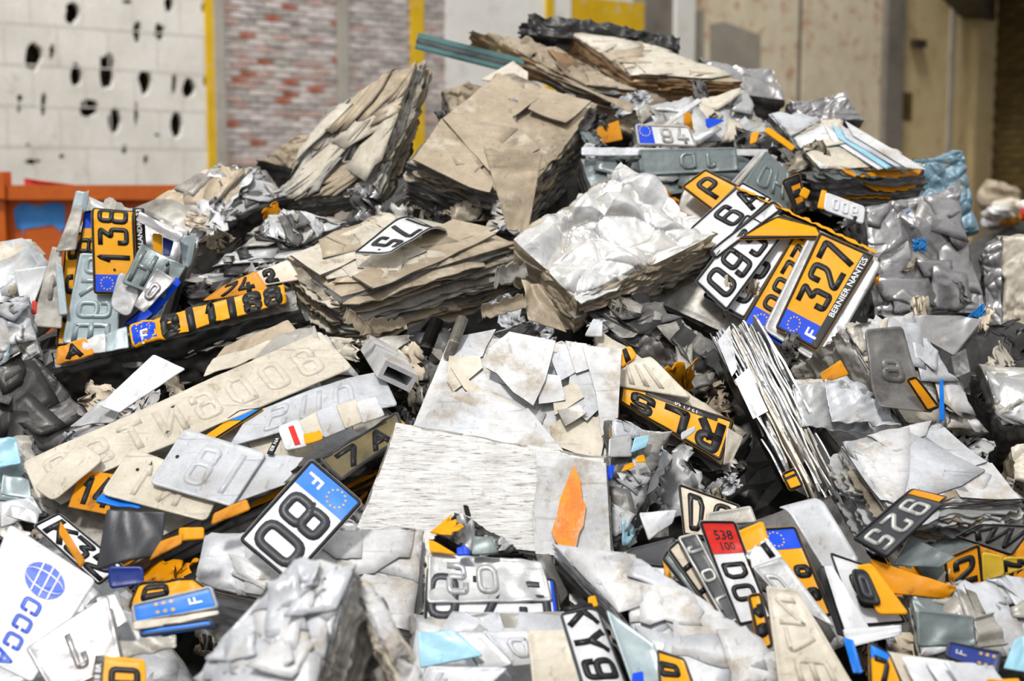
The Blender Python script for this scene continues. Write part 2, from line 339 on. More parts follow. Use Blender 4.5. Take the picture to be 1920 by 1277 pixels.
def pressed(b, name, m, parent, rng, size, off, tilt, aspect=(.45, 1.0), ab=None, ang=None, jag=.0025):
    w = rng.uniform(*size); h = w * rng.uniform(*aspect)
    poly = jag_poly(rng, w, h, jag)
    an = rng.gauss(0, .5) + (math.pi / 2 if rng.random() < .4 else 0) if ang is None else ang
    R = np.array([[math.cos(an), math.sin(an)], [-math.sin(an), math.cos(an)]])
    poly = poly @ R
    ca, cb = ab or (rng.uniform(.02, .98), rng.uniform(.02, .98))
    ta = nrm(b.A); tb = nrm(np.cross(b.n, ta))
    G = np.array([[np.dot(b.A, ta), np.dot(b.B, ta)], [np.dot(b.A, tb), np.dot(b.B, tb)]]); Gi = np.linalg.inv(G)
    rings = [1.0, .62, .28]; n = len(poly)
    pts = np.concatenate([poly * r for r in rings] + [np.zeros((1, 2))])
    ab_ = pts @ Gi.T + np.array([ca, cb])
    ov = np.maximum(0, np.maximum(np.abs(ab_[:, 0] - .5), np.abs(ab_[:, 1] - .5)) - .5)
    ab_ = np.clip(ab_, 0.0, 1.0)
    S_ = b.top(ab_[:, 0], ab_[:, 1])
    td = rng.uniform(0, 2 * math.pi); tv = np.array([math.cos(td), math.sin(td)])
    hgt = off + np.maximum(0, (pts @ tv) / w) ** 2 * tilt * 2 + .00025 * np.array([rng.gauss(0, 1) for _ in range(len(pts))])
    # sheets are stiff: mostly flat, following only a part of the lumps below
    X_ = np.stack([pts[:, 0], pts[:, 1], np.ones(len(pts))], 1); hh = (S_ - S_[-1]) @ b.n
    cf = np.linalg.lstsq(X_, hh, rcond=None)[0]; hf = X_ @ cf; k_ = .10
    S_ = S_ + b.n * ((hf + (hh - hf) * k_ - hh) * (ov == 0) + .003 * (ov == 0))[:, None]
    T = S_ + b.n * hgt[:, None]
    L = S_[:n] + b.n * (hgt[:n] - .0022)[:, None]
    V = np.concatenate([T, L]); F = []
    for r in range(2):
        for i in range(n):
            j = (i + 1) % n; F.append((r * n + i, r * n + j, (r + 1) * n + j, (r + 1) * n + i))
    c = 3 * n
    for i in range(n): F.append((2 * n + i, 2 * n + (i + 1) % n, c))
    for i in range(n): F.append((i, c + 1 + i, c + 1 + (i + 1) % n, (i + 1) % n))
    if np.dot(np.cross(b.A, b.B), b.n) < 0: F = [f[::-1] for f in F]
    k = len(F) - n; ob = obj(name, V, F, m, parent, mats=[m, M['greyd']], midx=[0 if i < k else 1 for i in range(len(F))])  # rim faces painted dark, standing in for contact shade along the seams
    ob.data.polygons.foreach_set('use_smooth', [i < k for i in range(len(F))])
    return ob
def sheet_edge(b, name, m, parent, rng, side, s0, s1, c, out, th=.0028, wave=.004, jag=.006, droop=0.0, inn=.02):
    n = max(6, int((s1 - s0) * 26)); sp = np.linspace(s0, s1, n + 1)
    def par(x): return {0: (x, x * 0), 1: (x * 0 + 1, x), 2: (x, x * 0 + 1), 3: (x * 0, x)}[side]
    a, bb = par(sp); od = {0: -nrm(b.B), 1: nrm(b.A), 2: nrm(b.B), 3: -nrm(b.A)}[side]
    od = nrm(od - b.n * np.dot(od, b.n))
    cc = np.clip(c + wave / b.t * np.array([perlin(np.array([[x * 5, c * 31, side * 3.3]]), b.seed + 21)[0] for x in sp]) * 3, 0, 1)
    base = b.base(a, bb, cc); dn = nrm(b.E)
    j = np.array([out * (0.75 + .25 * perlin(np.array([[x * 6, c * 17, 1.7]]), b.seed + 31)[0]) + rng.uniform(-jag, jag) for x in sp]); j[0] *= .3; j[-1] *= .3
    V = []; F = []
    for k, (f, dr) in enumerate(((0, 0), (.55, .25), (1, 1))):
        p = base + od * (-inn + (inn + j) * f)[:, None] + dn * (droop * dr)
        V += [p, p + dn * th]
    V = np.concatenate(V); m1 = n + 1
    for i in range(n):
        for k in range(2):
            F.append((2 * k * m1 + i, 2 * k * m1 + i + 1, (2 * k + 2) * m1 + i + 1, (2 * k + 2) * m1 + i))
            F.append(((2 * k + 1) * m1 + i + 1, (2 * k + 1) * m1 + i, (2 * k + 3) * m1 + i, (2 * k + 3) * m1 + i + 1))
        F.append((4 * m1 + i, 4 * m1 + i + 1, 5 * m1 + i + 1, 5 * m1 + i))
    return obj(name, V, F, m, parent)
def bale(key, name, label, q, d=0, n=(0, -.6, .8), t=.10, style='flat', mt='white', ms='edge', seed=1, res=90, sheets=0, sm=('white',), size=(.09, .2), tilt=.003,
         edges=0, em=('edge',), sides=(0, 1, 2, 3), eout=(.004, .014), edroop=0.0, ext=None, group='crushed bales of the scrap heap', cat='scrap bale', pivot=None, layers=0, lsides=(2,), lm=('tan',), lout=(.01, .04), off0=.0012, aspect=(.45, 1.0), jag=.0025, ang=None):
    b = Bale(q, d, n, t, style, seed, ext, pivot); BALES[key] = b
    rng = random.Random(seed * 7 + 1)
    b.root = r = thing(name, label, cat, b.center, group)
    V, F, mi = b.mesh(res, res, max(10, int(res * .35)))
    obj('crushed_body', V, F, None, r, smooth=True, mats=[M[mt], M[ms]], midx=mi)  # second material, often darker, puts side shade and grime into the colour
    if ang == 'diag':
        ta = nrm(b.A); tb = nrm(np.cross(b.n, ta)); dg = b.P[2] - b.P[0]; ang = math.atan2(np.dot(dg, tb), np.dot(dg, ta))
    for k in range(sheets):
        pressed(b, 'pressed_sheet', M[rng.choice(sm)], r, rng, size, off0 + .0005 * k + rng.uniform(0, .0008), tilt * rng.choice((0, .3, 1, 1.5)), aspect=aspect, jag=jag, ang=None if ang is None else ang + rng.gauss(0, .18))
    for sd in lsides if layers else ():
        for k in range(layers):
            s0 = rng.choice((-.01, -.01, rng.uniform(0, .3))); s1 = rng.choice((1.01, 1.01, rng.uniform(.6, .95)))
            sheet_edge(b, 'sheet_layer', M[rng.choice(lm)], r, rng, sd, s0, s1, (k + .4 + rng.uniform(-.25, .25)) / layers, rng.uniform(*lout), th=.0022, wave=.007, jag=.004, droop=rng.uniform(-.004, .014), inn=.03)
    for k in range(edges):
        sd = rng.choice(sides); s0 = rng.uniform(-.02, .7); s1 = min(1.02, s0 + rng.uniform(.25, .8))
        sheet_edge(b, 'sheet_edge', M[rng.choice(em)], r, rng, sd, s0, s1, rng.uniform(.03, .97), rng.uniform(*eout), droop=edroop * rng.uniform(0, 1))
    return b

# ------------------------------------------------------------------ characters as strokes in a unit box (x right, y up)
def rnd(pts, r, closed=False, n=4):
    out = []; m = len(pts)
    for i, p in enumerate(pts):
        if not closed and i in (0, m - 1): out.append(p); continue
        a = np.array(pts[i - 1]); b = np.array(p, float); c = np.array(pts[(i + 1) % m])
        da = np.linalg.norm(a - b); dc = np.linalg.norm(c - b); rr = min(r, da * .48, dc * .48)
        p0 = b + (a - b) / da * rr; p1 = b + (c - b) / dc * rr
        for k in range(n + 1):
            f = k / n; out.append(tuple(p0 * (1 - f) ** 2 + b * 2 * f * (1 - f) + p1 * f * f))
    return out
O_ = lambda x0, y0, x1, y1: [(x0, y0), (x1, y0), (x1, y1), (x0, y1)]
GL = {
    '0': [('c', O_(0, 0, 1, 1), .42)], 'O': [('c', O_(0, 0, 1, 1), .42)], 'D': [('c', [(0, 0), (.75, 0), (1, .25), (1, .75), (.75, 1), (0, 1)], .1)],
    '1': [('o', [(.15, .74), (.55, 1), (.55, 0)], .02)], 'I': [('o', [(.5, 0), (.5, 1)], 0)],
    '2': [('o', [(0, .72), (0, 1), (1, 1), (1, .55), (0, .12), (0, 0), (1, 0)], .3)],
    '3': [('o', [(.02, 1), (1, 1), (.42, .58), (1, .58), (1, 0), (0, 0), (0, .24)], .24)],
    '4': [('o', [(.7, 0), (.7, .5)], 0), ('o', [(.45, 1), (0, .26), (1, .26)], .02)],
    '5': [('o', [(.95, 1), (.12, 1), (.05, .56), (1, .62), (1, 0), (0, 0), (0, .2)], .26)],
    '6': [('c', O_(0, 0, 1, .58), .34), ('o', [(0, .3), (0, 1), (1, 1), (1, .8)], .34)],
    '7': [('o', [(0, 1), (1, 1), (1, .86), (.36, 0)], .08)],
    '8': [('c', O_(.04, .55, .96, 1), .28), ('c', O_(0, 0, 1, .55), .34)],
    '9': [('c', O_(0, .42, 1, 1), .34), ('o', [(1, .7), (1, 0), (0, 0), (0, .2)], .34)],
    'A': [('o', [(0, 0), (.5, 1), (1, 0)], .02), ('o', [(.2, .3), (.8, .3)], 0)],
    'C': [('o', [(1, .74), (1, 1), (0, 1), (0, 0), (1, 0), (1, .26)], .42)],
    'E': [('o', [(1, 1), (0, 1), (0, 0), (1, 0)], .02), ('o', [(0, .52), (.85, .52)], 0)],
    'F': [('o', [(1, 1), (0, 1), (0, 0)], .02), ('o', [(0, .52), (.85, .52)], 0)],
    'G': [('o', [(1, .74), (1, 1), (0, 1), (0, 0), (1, 0), (1, .46), (.55, .46)], .3)],
    'H': [('o', [(0, 0), (0, 1)], 0), ('o', [(1, 0), (1, 1)], 0), ('o', [(0, .52), (1, .52)], 0)],
    'J': [('o', [(.95, 1), (.95, 0), (0, 0), (0, .26)], .38)],
    'K': [('o', [(0, 0), (0, 1)], 0), ('o', [(1, 1), (.1, .45)], 0), ('o', [(.35, .58), (1, 0)], 0)],
    'L': [('o', [(0, 1), (0, 0), (1, 0)], .02)],
    'N': [('o', [(0, 0), (0, 1), (1, 0), (1, 1)], .02)],
    'P': [('o', [(0, 0), (0, 1), (1, 1), (1, .45), (0, .45)], .34)],
    'R': [('o', [(0, 0), (0, 1), (1, 1), (1, .48), (0, .48)], .34), ('o', [(.5, .48), (1, 0)], 0)],
    'S': [('o', [(1, .76), (1, 1), (0, 1), (0, .54), (1, .48), (1, 0), (0, 0), (0, .24)], .34)],
    'T': [('o', [(0, 1), (1, 1)], 0), ('o', [(.5, 1), (.5, 0)], 0)],
    'U': [('o', [(0, 1), (0, 0), (1, 0), (1, 1)], .4)],
    'V': [('o', [(0, 1), (.5, 0), (1, 1)], .02)],
    'W': [('o', [(0, 1), (.25, 0), (.5, .7), (.75, 0), (1, 1)], .02)],
    'X': [('o', [(0, 0), (1, 1)], 0), ('o', [(0, 1), (1, 0)], 0)],
    'Y': [('o', [(0, 1), (.5, .5), (1, 1)], .02), ('o', [(.5, .5), (.5, 0)], 0)],
    'Z': [('o', [(0, 1), (1, 1), (0, 0), (1, 0)], .04)],
    '.': [('o', [(.4, .0), (.4, .1)], 0)], '-': [('o', [(.1, .5), (.9, .5)], 0)],
}
def stroke_mesh(ch, cx, cy, w, h, sw, rise, z0=.0004, mirror=False):
    """raised ribbon per stroke: (x, y, z) in plate metres"""
    V = []; F = []
    for kind, pts, r in GL[ch]:
        sx, sy = w - sw, h - sw
        P = [((p[0] - .5) * sx, (p[1] - .5) * sy) for p in pts]
        cl = kind == 'c'
        P = rnd(P, r * min(sx, sy * .7), cl) if r > 0 else P
        # densify
        Q = []
        m = len(P)
        for i in range(m if cl else m - 1):
            a, b = np.array(P[i]), np.array(P[(i + 1) % m]); k = max(1, int(np.linalg.norm(b - a) / .012))
            for j in range(k): Q.append(a + (b - a) * j / k)
        if not cl: Q.append(np.array(P[-1]))
        Q = np.array(Q); m = len(Q)
        if cl: tn = np.roll(Q, -1, 0) - np.roll(Q, 1, 0)
        else: tn = np.gradient(Q, axis=0)
        tn /= np.maximum(1e-9, np.linalg.norm(tn, axis=1))[:, None]
        if not cl: Q = Q.copy(); Q[0] -= tn[0] * sw * .5; Q[-1] += tn[-1] * sw * .5
        # mitre
        dn = Q[1:] - Q[:-1]; nn = np.stack([-tn[:, 1], tn[:, 0]], 1)
        sc = np.ones(m)
        for i in range(m):
            if not cl and i in (0, m - 1): continue
            e = Q[i] - Q[i - 1]; e = e / max(1e-9, np.linalg.norm(e)); sc[i] = 1 / max(.55, abs(np.dot(np.array([-e[1], e[0]]), nn[i])))
        o = len(V)
        for i in range(m):
            for k, (f, z) in enumerate(((1, 0), (.78, 1), (-.78, 1), (-1, 0))):
                p = Q[i] + nn[i] * sw / 2 * f * sc[i]
                V.append((p[0], p[1], z0 + rise * z))
        R = m if cl else m - 1
        for i in range(R):
            j = (i + 1) % m
            for k in range(3): F.append((o + i * 4 + k, o + i * 4 + k + 1, o + j * 4 + k + 1, o + j * 4 + k))
        if not cl: F.append((o, o + 3, o + 2, o + 1)); e = o + (m - 1) * 4; F.append((e, e + 1, e + 2, e + 3))
    V = np.array(V)
    if mirror: V[:, 0] *= -1; F = [f[::-1] for f in F]
    V[:, 0] += cx; V[:, 1] += cy
    return V, F
def font_mesh(s, size, cx, cy, mirror=False, bold=0.0, rise=.0006):
    c = bpy.data.curves.new('lettering', 'FONT'); c.body = s; c.size = size; c.align_x = 'CENTER'; c.align_y = 'CENTER'; c.resolution_u = 2; c.offset = bold
    o = bpy.data.objects.new('lettering', c); COL.objects.link(o)
    dg = bpy.context.evaluated_depsgraph_get(); e = o.evaluated_get(dg); me = e.to_mesh()
    V = np.array([v.co[:] for v in me.vertices]); F = [tuple(p.vertices) for p in me.polygons]
    e.to_mesh_clear(); bpy.data.objects.remove(o); bpy.data.curves.remove(c)
    if mirror: V[:, 0] *= -1; F = [f[::-1] for f in F]
    V[:, 0] += cx; V[:, 1] += cy; V[:, 2] = rise
    return V, F

# ------------------------------------------------------------------ plates and loose sheets
class Sheet:
    """maps plate metres (x 0..W along the text, y 0..H up) to the world"""
    def __init__(s, q, W, H, pl, bend=(), crum=.0, cs=12, seed=1):
        s.P = [pl.hit(*c) for c in q]; s.W, s.H = W, H; s.n = pl.n; s.bend = bend; s.crum = crum; s.cs = cs; s.seed = seed
        if np.dot(np.cross(s.P[1] - s.P[0], s.P[3] - s.P[0]), s.n) < 0: s.flip = True
        else: s.flip = False
    def __call__(s, V):
        V = np.asarray(V, float); x = V[:, 0] / s.W; y = V[:, 1] / s.H; z = V[:, 2].copy()
        a, b = x[:, None], y[:, None]; P = s.P
        p = P[0] * (1 - a) * (1 - b) + P[1] * a * (1 - b) + P[2] * a * b + P[3] * (1 - a) * b
        for bd in s.bend:
            ax, at, amt = bd[:3]
            t = {'x': x, 'y': y, 'd': (x + y) / 2, 'e': (x + 1 - y) / 2}[ax]
            if ax in 'xyde' and len(bd) == 3: z += amt * np.maximum(0, (t - at) / (1 - at)) ** 2 if at >= 0 else amt * np.maximum(0, (-at - t) / (-at)) ** 2
            elif bd[3] == 'w': z += amt * np.sin(t * at)          # wave
            elif bd[3] == 'f': z += amt * np.maximum(0, t - at)   # fold, sharp
            elif bd[3] == 'g': z += amt * np.maximum(0, at - t)   # fold on the near side
        if s.crum: z += s.crum * (crumple(np.stack([V[:, 0], V[:, 1], V[:, 0] * 0 + s.seed], 1), s.cs, s.seed))
        return p + s.n * z[:, None]
    def faces(s, F): return [f[::-1] for f in F] if s.flip else F
def round_clamp(x, y, W, H, r):
    cx = np.clip(x, r, W - r); cy = np.clip(y, r, H - r); dx = x - cx; dy = y - cy
    l = np.maximum(np.abs(dx), np.abs(dy)); e = np.hypot(dx, dy); k = np.where(e > 1e-9, l / np.maximum(e, 1e-9), 1)
    return cx + dx * k, cy + dy * k
def ring(W, H, r, inset, n=5):
    x0, y0, x1, y1 = inset, inset, W - inset, H - inset; r = max(.001, r - inset); out = []
    def edge(p, q, k):
        return [(p[0] + (q[0] - p[0]) * i / k, p[1] + (q[1] - p[1]) * i / k) for i in range(1, k)]
    cs = [(x1 - r, y0 + r, -90), (x1 - r, y1 - r, 0), (x0 + r, y1 - r, 90), (x0 + r, y0 + r, 180)]
    arcs = []
    for cx, cy, a0 in cs: arcs.append([(cx + r * math.cos(math.radians(a0 + 90 * i / n)), cy + r * math.sin(math.radians(a0 + 90 * i / n))) for i in range(n + 1)])
    for i in range(4):
        out += arcs[i]; k = 8 if i in (0, 2) else 24
        out += edge(arcs[i][-1], arcs[(i + 1) % 4][0], k)
    return out
def body_mesh(W, H, r, th, rim, jag, rng, nx=None, ny=None, jamp=.006):
    nx = nx or max(8, int(W / .008)); ny = ny or max(6, int(H / .008))
    gx = np.unique(np.concatenate([np.linspace(0, W, nx + 1), [.003, .006, W - .003, W - .006]])); gy = np.unique(np.concatenate([np.linspace(0, H, ny + 1), [.003, .006, H - .003, H - .006]]))
    nx, ny = len(gx) - 1, len(gy) - 1
    X, Y = np.meshgrid(gx, gy, indexing='ij'); x = X.ravel(); y = Y.ravel()
    e = np.minimum(np.minimum(x, W - x), np.minimum(y, H - y))
    z = rim * np.clip(1 - np.abs(e - .004) / .0032, 0, 1)
    if jag:
        jl = {k: np.array([rng.uniform(0, 1) * jamp * rng.choice((.3, 1, 2.2)) for _ in range(max(nx, ny) + 2)]) for k in 'lrbt'}
        ix = np.repeat(np.arange(nx + 1), ny + 1); iy = np.tile(np.arange(ny + 1), nx + 1)
        # torn edges retreat by uneven bites
        if 'l' in jag: x = x + jl['l'][iy] * (1 - x / W)
        if 'r' in jag: x = x - jl['r'][iy] * (x / W)
        if 'b' in jag: y = y + jl['b'][ix] * (1 - y / H)
        if 't' in jag: y = y - jl['t'][ix] * (y / H)
        z = z * 0
    elif r > 0: x, y = round_clamp(x, y, W, H, r)
    T = np.stack([x, y, z], 1); B = np.stack([x, y, z - th], 1); N = len(T)
    F = [tuple(f) for f in grid_faces(nx, ny)] + [tuple(f) for f in grid_faces(nx, ny, N, True)]
    per = [i * (ny + 1) for i in range(nx + 1)] + [nx * (ny + 1) + j for j in range(1, ny + 1)] + [i * (ny + 1) + ny for i in range(nx - 1, -1, -1)] + [j for j in range(ny - 1, 0, -1)]
    for i in range(len(per)):
        a, b = per[i], per[(i + 1) % len(per)]; F.append((a, a + N, b + N, b))
    return np.concatenate([T, B]), F
PLN = [0]
def getplane(q, d, n, on, lift):
    u, v = np.mean(np.array(q, float), 0)
    if on is not None: return (BALES[on] if isinstance(on, str) else on).plane(lift)
    return Plane(u, v, D(u, v) + d, n).lifted(lift)
def plate(label, q, W, H, col='yellow', d=-.03, n=(0, -.8, .6), on=None, lift=.02, text='', x0=.1, pitch=.055, ch=.079, cw=.046, sw=.0125, tc='black', cy=None, border='black', band=None, bw=.045, bc='band', F_=True, stars=True,
          back=False, small=(), bend=(), crum=.0012, cs=10, seed=None, jag='', r=.009, holes=(), name=None, cat='licence plate', group='flattened licence plates on the heap', rise=.0016, rim=.0012, extra=None, tsz=.0, glyphs=()):
    PLN[0] += 1; seed = seed or PLN[0] + 50; rng = random.Random(seed)
    pl = getplane(q, d, n, on, lift)
    f = Sheet(q, W, H, pl, bend, crum, cs, seed)
    nm = name or ('plate_back' if back else 'licence_plate')
    V, F = body_mesh(W, H, r, .0016, rim, jag, rng)
    V3 = f(V)
    root = thing(nm, label, cat, V3.mean(0), group)
    P = lambda name, V, F, m, sm=False: obj(name, f(V), f.faces(F), M[m], root, smooth=sm)
    P('plate_body', V, F, col, True)
    if border and not back and not jag:
        rows = ((.0004, .0), (.0022, rim + .0012), (.0052, rim + .0012), (.0068, .0002)); k = len(ring(W, H, r, .003))
        V = np.array([(x, y, z_) for ins, z_ in rows for x, y in ring(W, H, r, ins)])
        P('border', V, [(s * k + i, s * k + (i + 1) % k, (s + 1) * k + (i + 1) % k, (s + 1) * k + i) for s in (0, 1, 2) for i in range(k)], border, True)
    elif border and jag and not back:
        for side in 'bt':
            if side in jag: continue
            y0 = .001 if side == 'b' else H - .005
            xs = np.linspace(.004, W - .006, 30); V = np.array([(x, y0 + .004 * k, .0016) for k in (0, 1) for x in xs])
            P('border', V, [(i, i + 1, 31 + i - 0, 30 + i) for i in range(29)], border)
    if band:
        b0 = .004; xs = np.linspace(b0, bw, 8); ys = np.linspace(b0 + .001, H - b0 - .001, 12)
        if band == 'r': xs = W - xs[::-1]
        X, Y = np.meshgrid(xs, ys, indexing='ij')
        P('eu_band', np.stack([X.ravel(), Y.ravel(), X.ravel() * 0 + .0006], 1), [tuple(g) for g in grid_faces(7, 11)], bc, True)
        mx = (xs[0] + xs[-1]) / 2; rr = min(.0155, (bw - .008) * .38)
        if stars:
            Vs, Fs = [], []
            for k in range(12):
                an = k * math.pi / 6; sx, sy = mx + rr * math.sin(an), H * .68 + rr * math.cos(an); o = len(Vs)
                Vs.append((sx, sy, .0014))
                for j in range(10):
                    ra = .0027 if j % 2 == 0 else .0012; Vs.append((sx + ra * math.sin(j * math.pi / 5), sy + ra * math.cos(j * math.pi / 5), .0012))
                Fs += [(o, o + 1 + (j + 1) % 10, o + 1 + j) for j in range(10)]
            P('star_ring', np.array(Vs), Fs, 'star')
        if F_:
            V, F = stroke_mesh('F', mx, H * .27, .017, .030, .0055, .0006, .0010); P('country_letter', V, F, 'print')
    for k, c in enumerate(text):
        if c == ' ': continue
        w = cw * (.6 if c in '1IJ' and cw else 1)
        V, F = stroke_mesh(c, x0 + pitch * k, H / 2 if cy is None else cy, w if c not in 'MW' else cw * 1.2, ch, sw, rise * (1.6 if back else 1), -.0002 if back else .0006, back)
        P('embossed_character' if back else 'character', V, F, col if back else tc, True)
    for c, gx_, gy_, gw, gh, rot in glyphs:
        V, F = stroke_mesh(c, 0, 0, gw, gh, sw, rise * (1.6 if back else 1), -.0002 if back else .0006, back)
        c_, s_ = math.cos(rot), math.sin(rot); V = np.stack([V[:, 0] * c_ - V[:, 1] * s_ + gx_, V[:, 0] * s_ + V[:, 1] * c_ + gy_, V[:, 2]], 1)
        P('embossed_character' if back else 'character', V, F, col if back else tc, True)
    for it in small:
        s, x, y, sz, mc = it[:5]; rot = it[5] if len(it) > 5 else 0
        V, F = font_mesh(s, sz, 0, 0, back, bold=sz * .012, rise=.0013)
        if rot: c_, s_ = math.cos(rot), math.sin(rot); V = np.stack([V[:, 0] * c_ - V[:, 1] * s_, V[:, 0] * s_ + V[:, 1] * c_, V[:, 2]], 1)
        V[:, 0] += x; V[:, 1] += y
        P('lettering', V, F, mc)
    for hx, hy in holes:
        V = np.array([(hx, hy, .0009)] + [(hx + .0035 * math.cos(a), hy + .0035 * math.sin(a), .0009) for a in np.linspace(0, 2 * math.pi, 11)[:-1]])
        P('fixing_hole', V, [(0, 1 + i, 1 + (i + 1) % 10) for i in range(10)], 'black')
    if extra:
        for e in extra:   # flat print or film patches: (name, [(x, y)...], material, height)
            nm_, poly, mc, hz = e
            P(nm_, *flat_poly(poly, hz), mc)
    return f, root
def flat_poly(poly, hz, step=.012):
    """polygon with a grid of inner points so that it follows the bends of its plate"""
    poly = [Vector(p) for p in poly]; n = len(poly)
    bd = []
    for i in range(n):
        a, b = poly[i], poly[(i + 1) % n]; k = max(1, int((b - a).length / step))
        bd += [a.lerp(b, j / k) for j in range(k)]
    m = len(bd); lo = [min(p[i] for p in bd) for i in (0, 1)]; hi = [max(p[i] for p in bd) for i in (0, 1)]
    inn = [Vector((x, y)) for x in np.arange(lo[0] + step / 2, hi[0], step) for y in np.arange(lo[1] + step / 2, hi[1], step)]
    r = delaunay_2d_cdt(bd + inn, [], [list(range(m))], 1, 1e-6)
    return np.array([(v.x, v.y, hz) for v in r[0]]), [tuple(f) for f in r[2]]
def sheet(label, q, W, H, col='grey', name='torn_sheet', cat='metal sheet', group='torn sheets lying on the heap', **kw):
    kw.setdefault('r', .004); kw.setdefault('rim', .0); kw.setdefault('crum', .004)
    return plate(label, q, W, H, col, border=None, name=name, cat=cat, group=group, **kw)
# ------------------------------------------------------------------ the hall: floor, long wall running away to the right, end wall, slab added to shade the far end
WP0 = np.array([-4.68, 13.0, 0.0]); WD = nrm([1.66, 1.4, 0]); WN = np.array([WD[1], -WD[0], 0.0])
def wallst(u, v, out=0.0):
    r = ray(u, v); p0 = WP0 + WN * out; t = np.dot(p0 - CAM, WN) / np.dot(r, WN); p = CAM + r * t
    return float(np.dot(p - WP0, WD)), float(p[2])
def wp(s, z, out=0.0): return WP0 + WD * s + WN * out + np.array([0, 0, z])
def wbox(name, u0, u1, z0, z1, out0, out1, m, parent=None, kind='structure', s=None):
    s0, s1 = s or (wallst(u0, 200)[0], wallst(u1, 200)[0])
    V = [wp(a, z, o) for z in (z0, z1) for a, o in ((s0, out1), (s1, out1), (s1, out0), (s0, out0))]
    o = obj(name, V, [(0, 3, 2, 1), (4, 5, 6, 7), (0, 1, 5, 4), (1, 2, 6, 5), (2, 3, 7, 6), (3, 0, 4, 7)], m, parent)
    if kind and parent is None: o['kind'] = kind
    return o
WM = {}
WM['conc'] = mat('pitted_grey_concrete', S(232, 228, 220), S(218, 213, 204), S(188, 178, 164), 0, 0.9, sc=1.6, dthr=(0.56, 0.8), dsc=4, bump=0.5, bsc=25, spec=.2)
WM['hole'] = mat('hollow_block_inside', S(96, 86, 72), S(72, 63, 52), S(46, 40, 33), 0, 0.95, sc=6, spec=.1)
WM['jnt'] = mat('concrete_joint', S(222, 217, 208), S(212, 206, 197), None, 0, .95, sc=4, spec=.1)
WM['plaster'] = mat('white_plaster', S(236, 234, 228), S(228, 225, 218), S(206, 200, 190), 0, 0.9, sc=1.2, dsc=3, spec=.2)
WM['peel'] = mat('peeling_pink_plaster', S(234, 221, 194), S(222, 206, 176), S(202, 160, 132), 0, 0.9, sc=2.2, dthr=(0.54, 0.62), dsc=5, bump=.5, bsc=20, spec=.2)
WM['ochre'] = mat('stained_ochre_plaster', S(214, 194, 150), S(200, 178, 132), S(180, 134, 98), 0, 0.9, sc=1.6, dthr=(0.58, 0.7), dsc=3.5, bump=.5, bsc=20, spec=.2)
WM['pil'] = mat('grey_pilaster_concrete', S(176, 170, 160), S(158, 152, 142), S(130, 122, 112), 0, 0.9, sc=2, dsc=5, spec=.2)
WM['pild'] = mat('dark_grey_pilaster', S(134, 128, 118), S(116, 110, 102), S(98, 92, 84), 0, 0.9, sc=2, dsc=5, spec=.2)
WM['yel'] = mat('worn_yellow_paint', S(226, 184, 26), S(212, 168, 20), S(206, 196, 176), 0, 0.7, sc=3, dthr=(0.58, 0.66), dsc=7, spec=.3)
WM['mort'] = mat('whitewashed_mortar', S(196, 186, 178), S(176, 162, 154), S(150, 132, 122), 0, 0.95, sc=3, dsc=8, spec=.1)
WM['b0'] = mat('whitewashed_brick', S(214, 206, 202), S(196, 184, 180), S(176, 122, 108), 0, 0.9, sc=4, dthr=(0.56, 0.66), dsc=10, spec=.1)
WM['b1'] = mat('pinkish_brick', S(198, 170, 160), S(206, 192, 186), S(164, 98, 80), 0, 0.9, sc=6, dthr=(0.5, 0.62), dsc=10, spec=.1)
WM['b2'] = mat('bare_red_brick', S(170, 98, 74), S(188, 150, 136), S(204, 192, 186), 0, 0.9, sc=7, dthr=(0.55, 0.66), dsc=12, spec=.1)
WM['b3'] = mat('grey_washed_brick', S(186, 180, 176), S(170, 162, 158), S(146, 130, 122), 0, 0.9, sc=6, dsc=10, spec=.1)
WM['b4'] = mat('vivid_orange_brick', S(206, 92, 52), S(196, 84, 46), None, 0, 0.9, sc=6, spec=.1)
WM['bd'] = mat('shade_olive_brick', S(104, 88, 52), S(88, 74, 44), S(70, 58, 36), 0, 0.9, sc=3, dsc=5, spec=.1)  # end wall brick, its colour darkened because that wall is unlit
WM['floor'] = mat('dusty_concrete_floor', S(112, 106, 96), S(92, 88, 80), S(64, 60, 54), 0, 0.9, sc=2, dsc=4, spec=.2)
WM['beam'] = mat('dark_painted_steel', S(66, 56, 42), S(54, 46, 34), None, 0, 0.7, sc=3)
WM['grpatch'] = mat('grey_wall_patch', S(168, 160, 146), S(154, 146, 134), None, 0, 0.9, sc=2, spec=.2)  # grey for wall patches; the larger one is a painted shadow

V, F = boxv((-16, -8, -.2), (30, 36, 0)); tag(obj('floor', V, F, WM['floor']), kind='structure')
ZT = 7.0
s_end = wallst(1852, 200)[0]
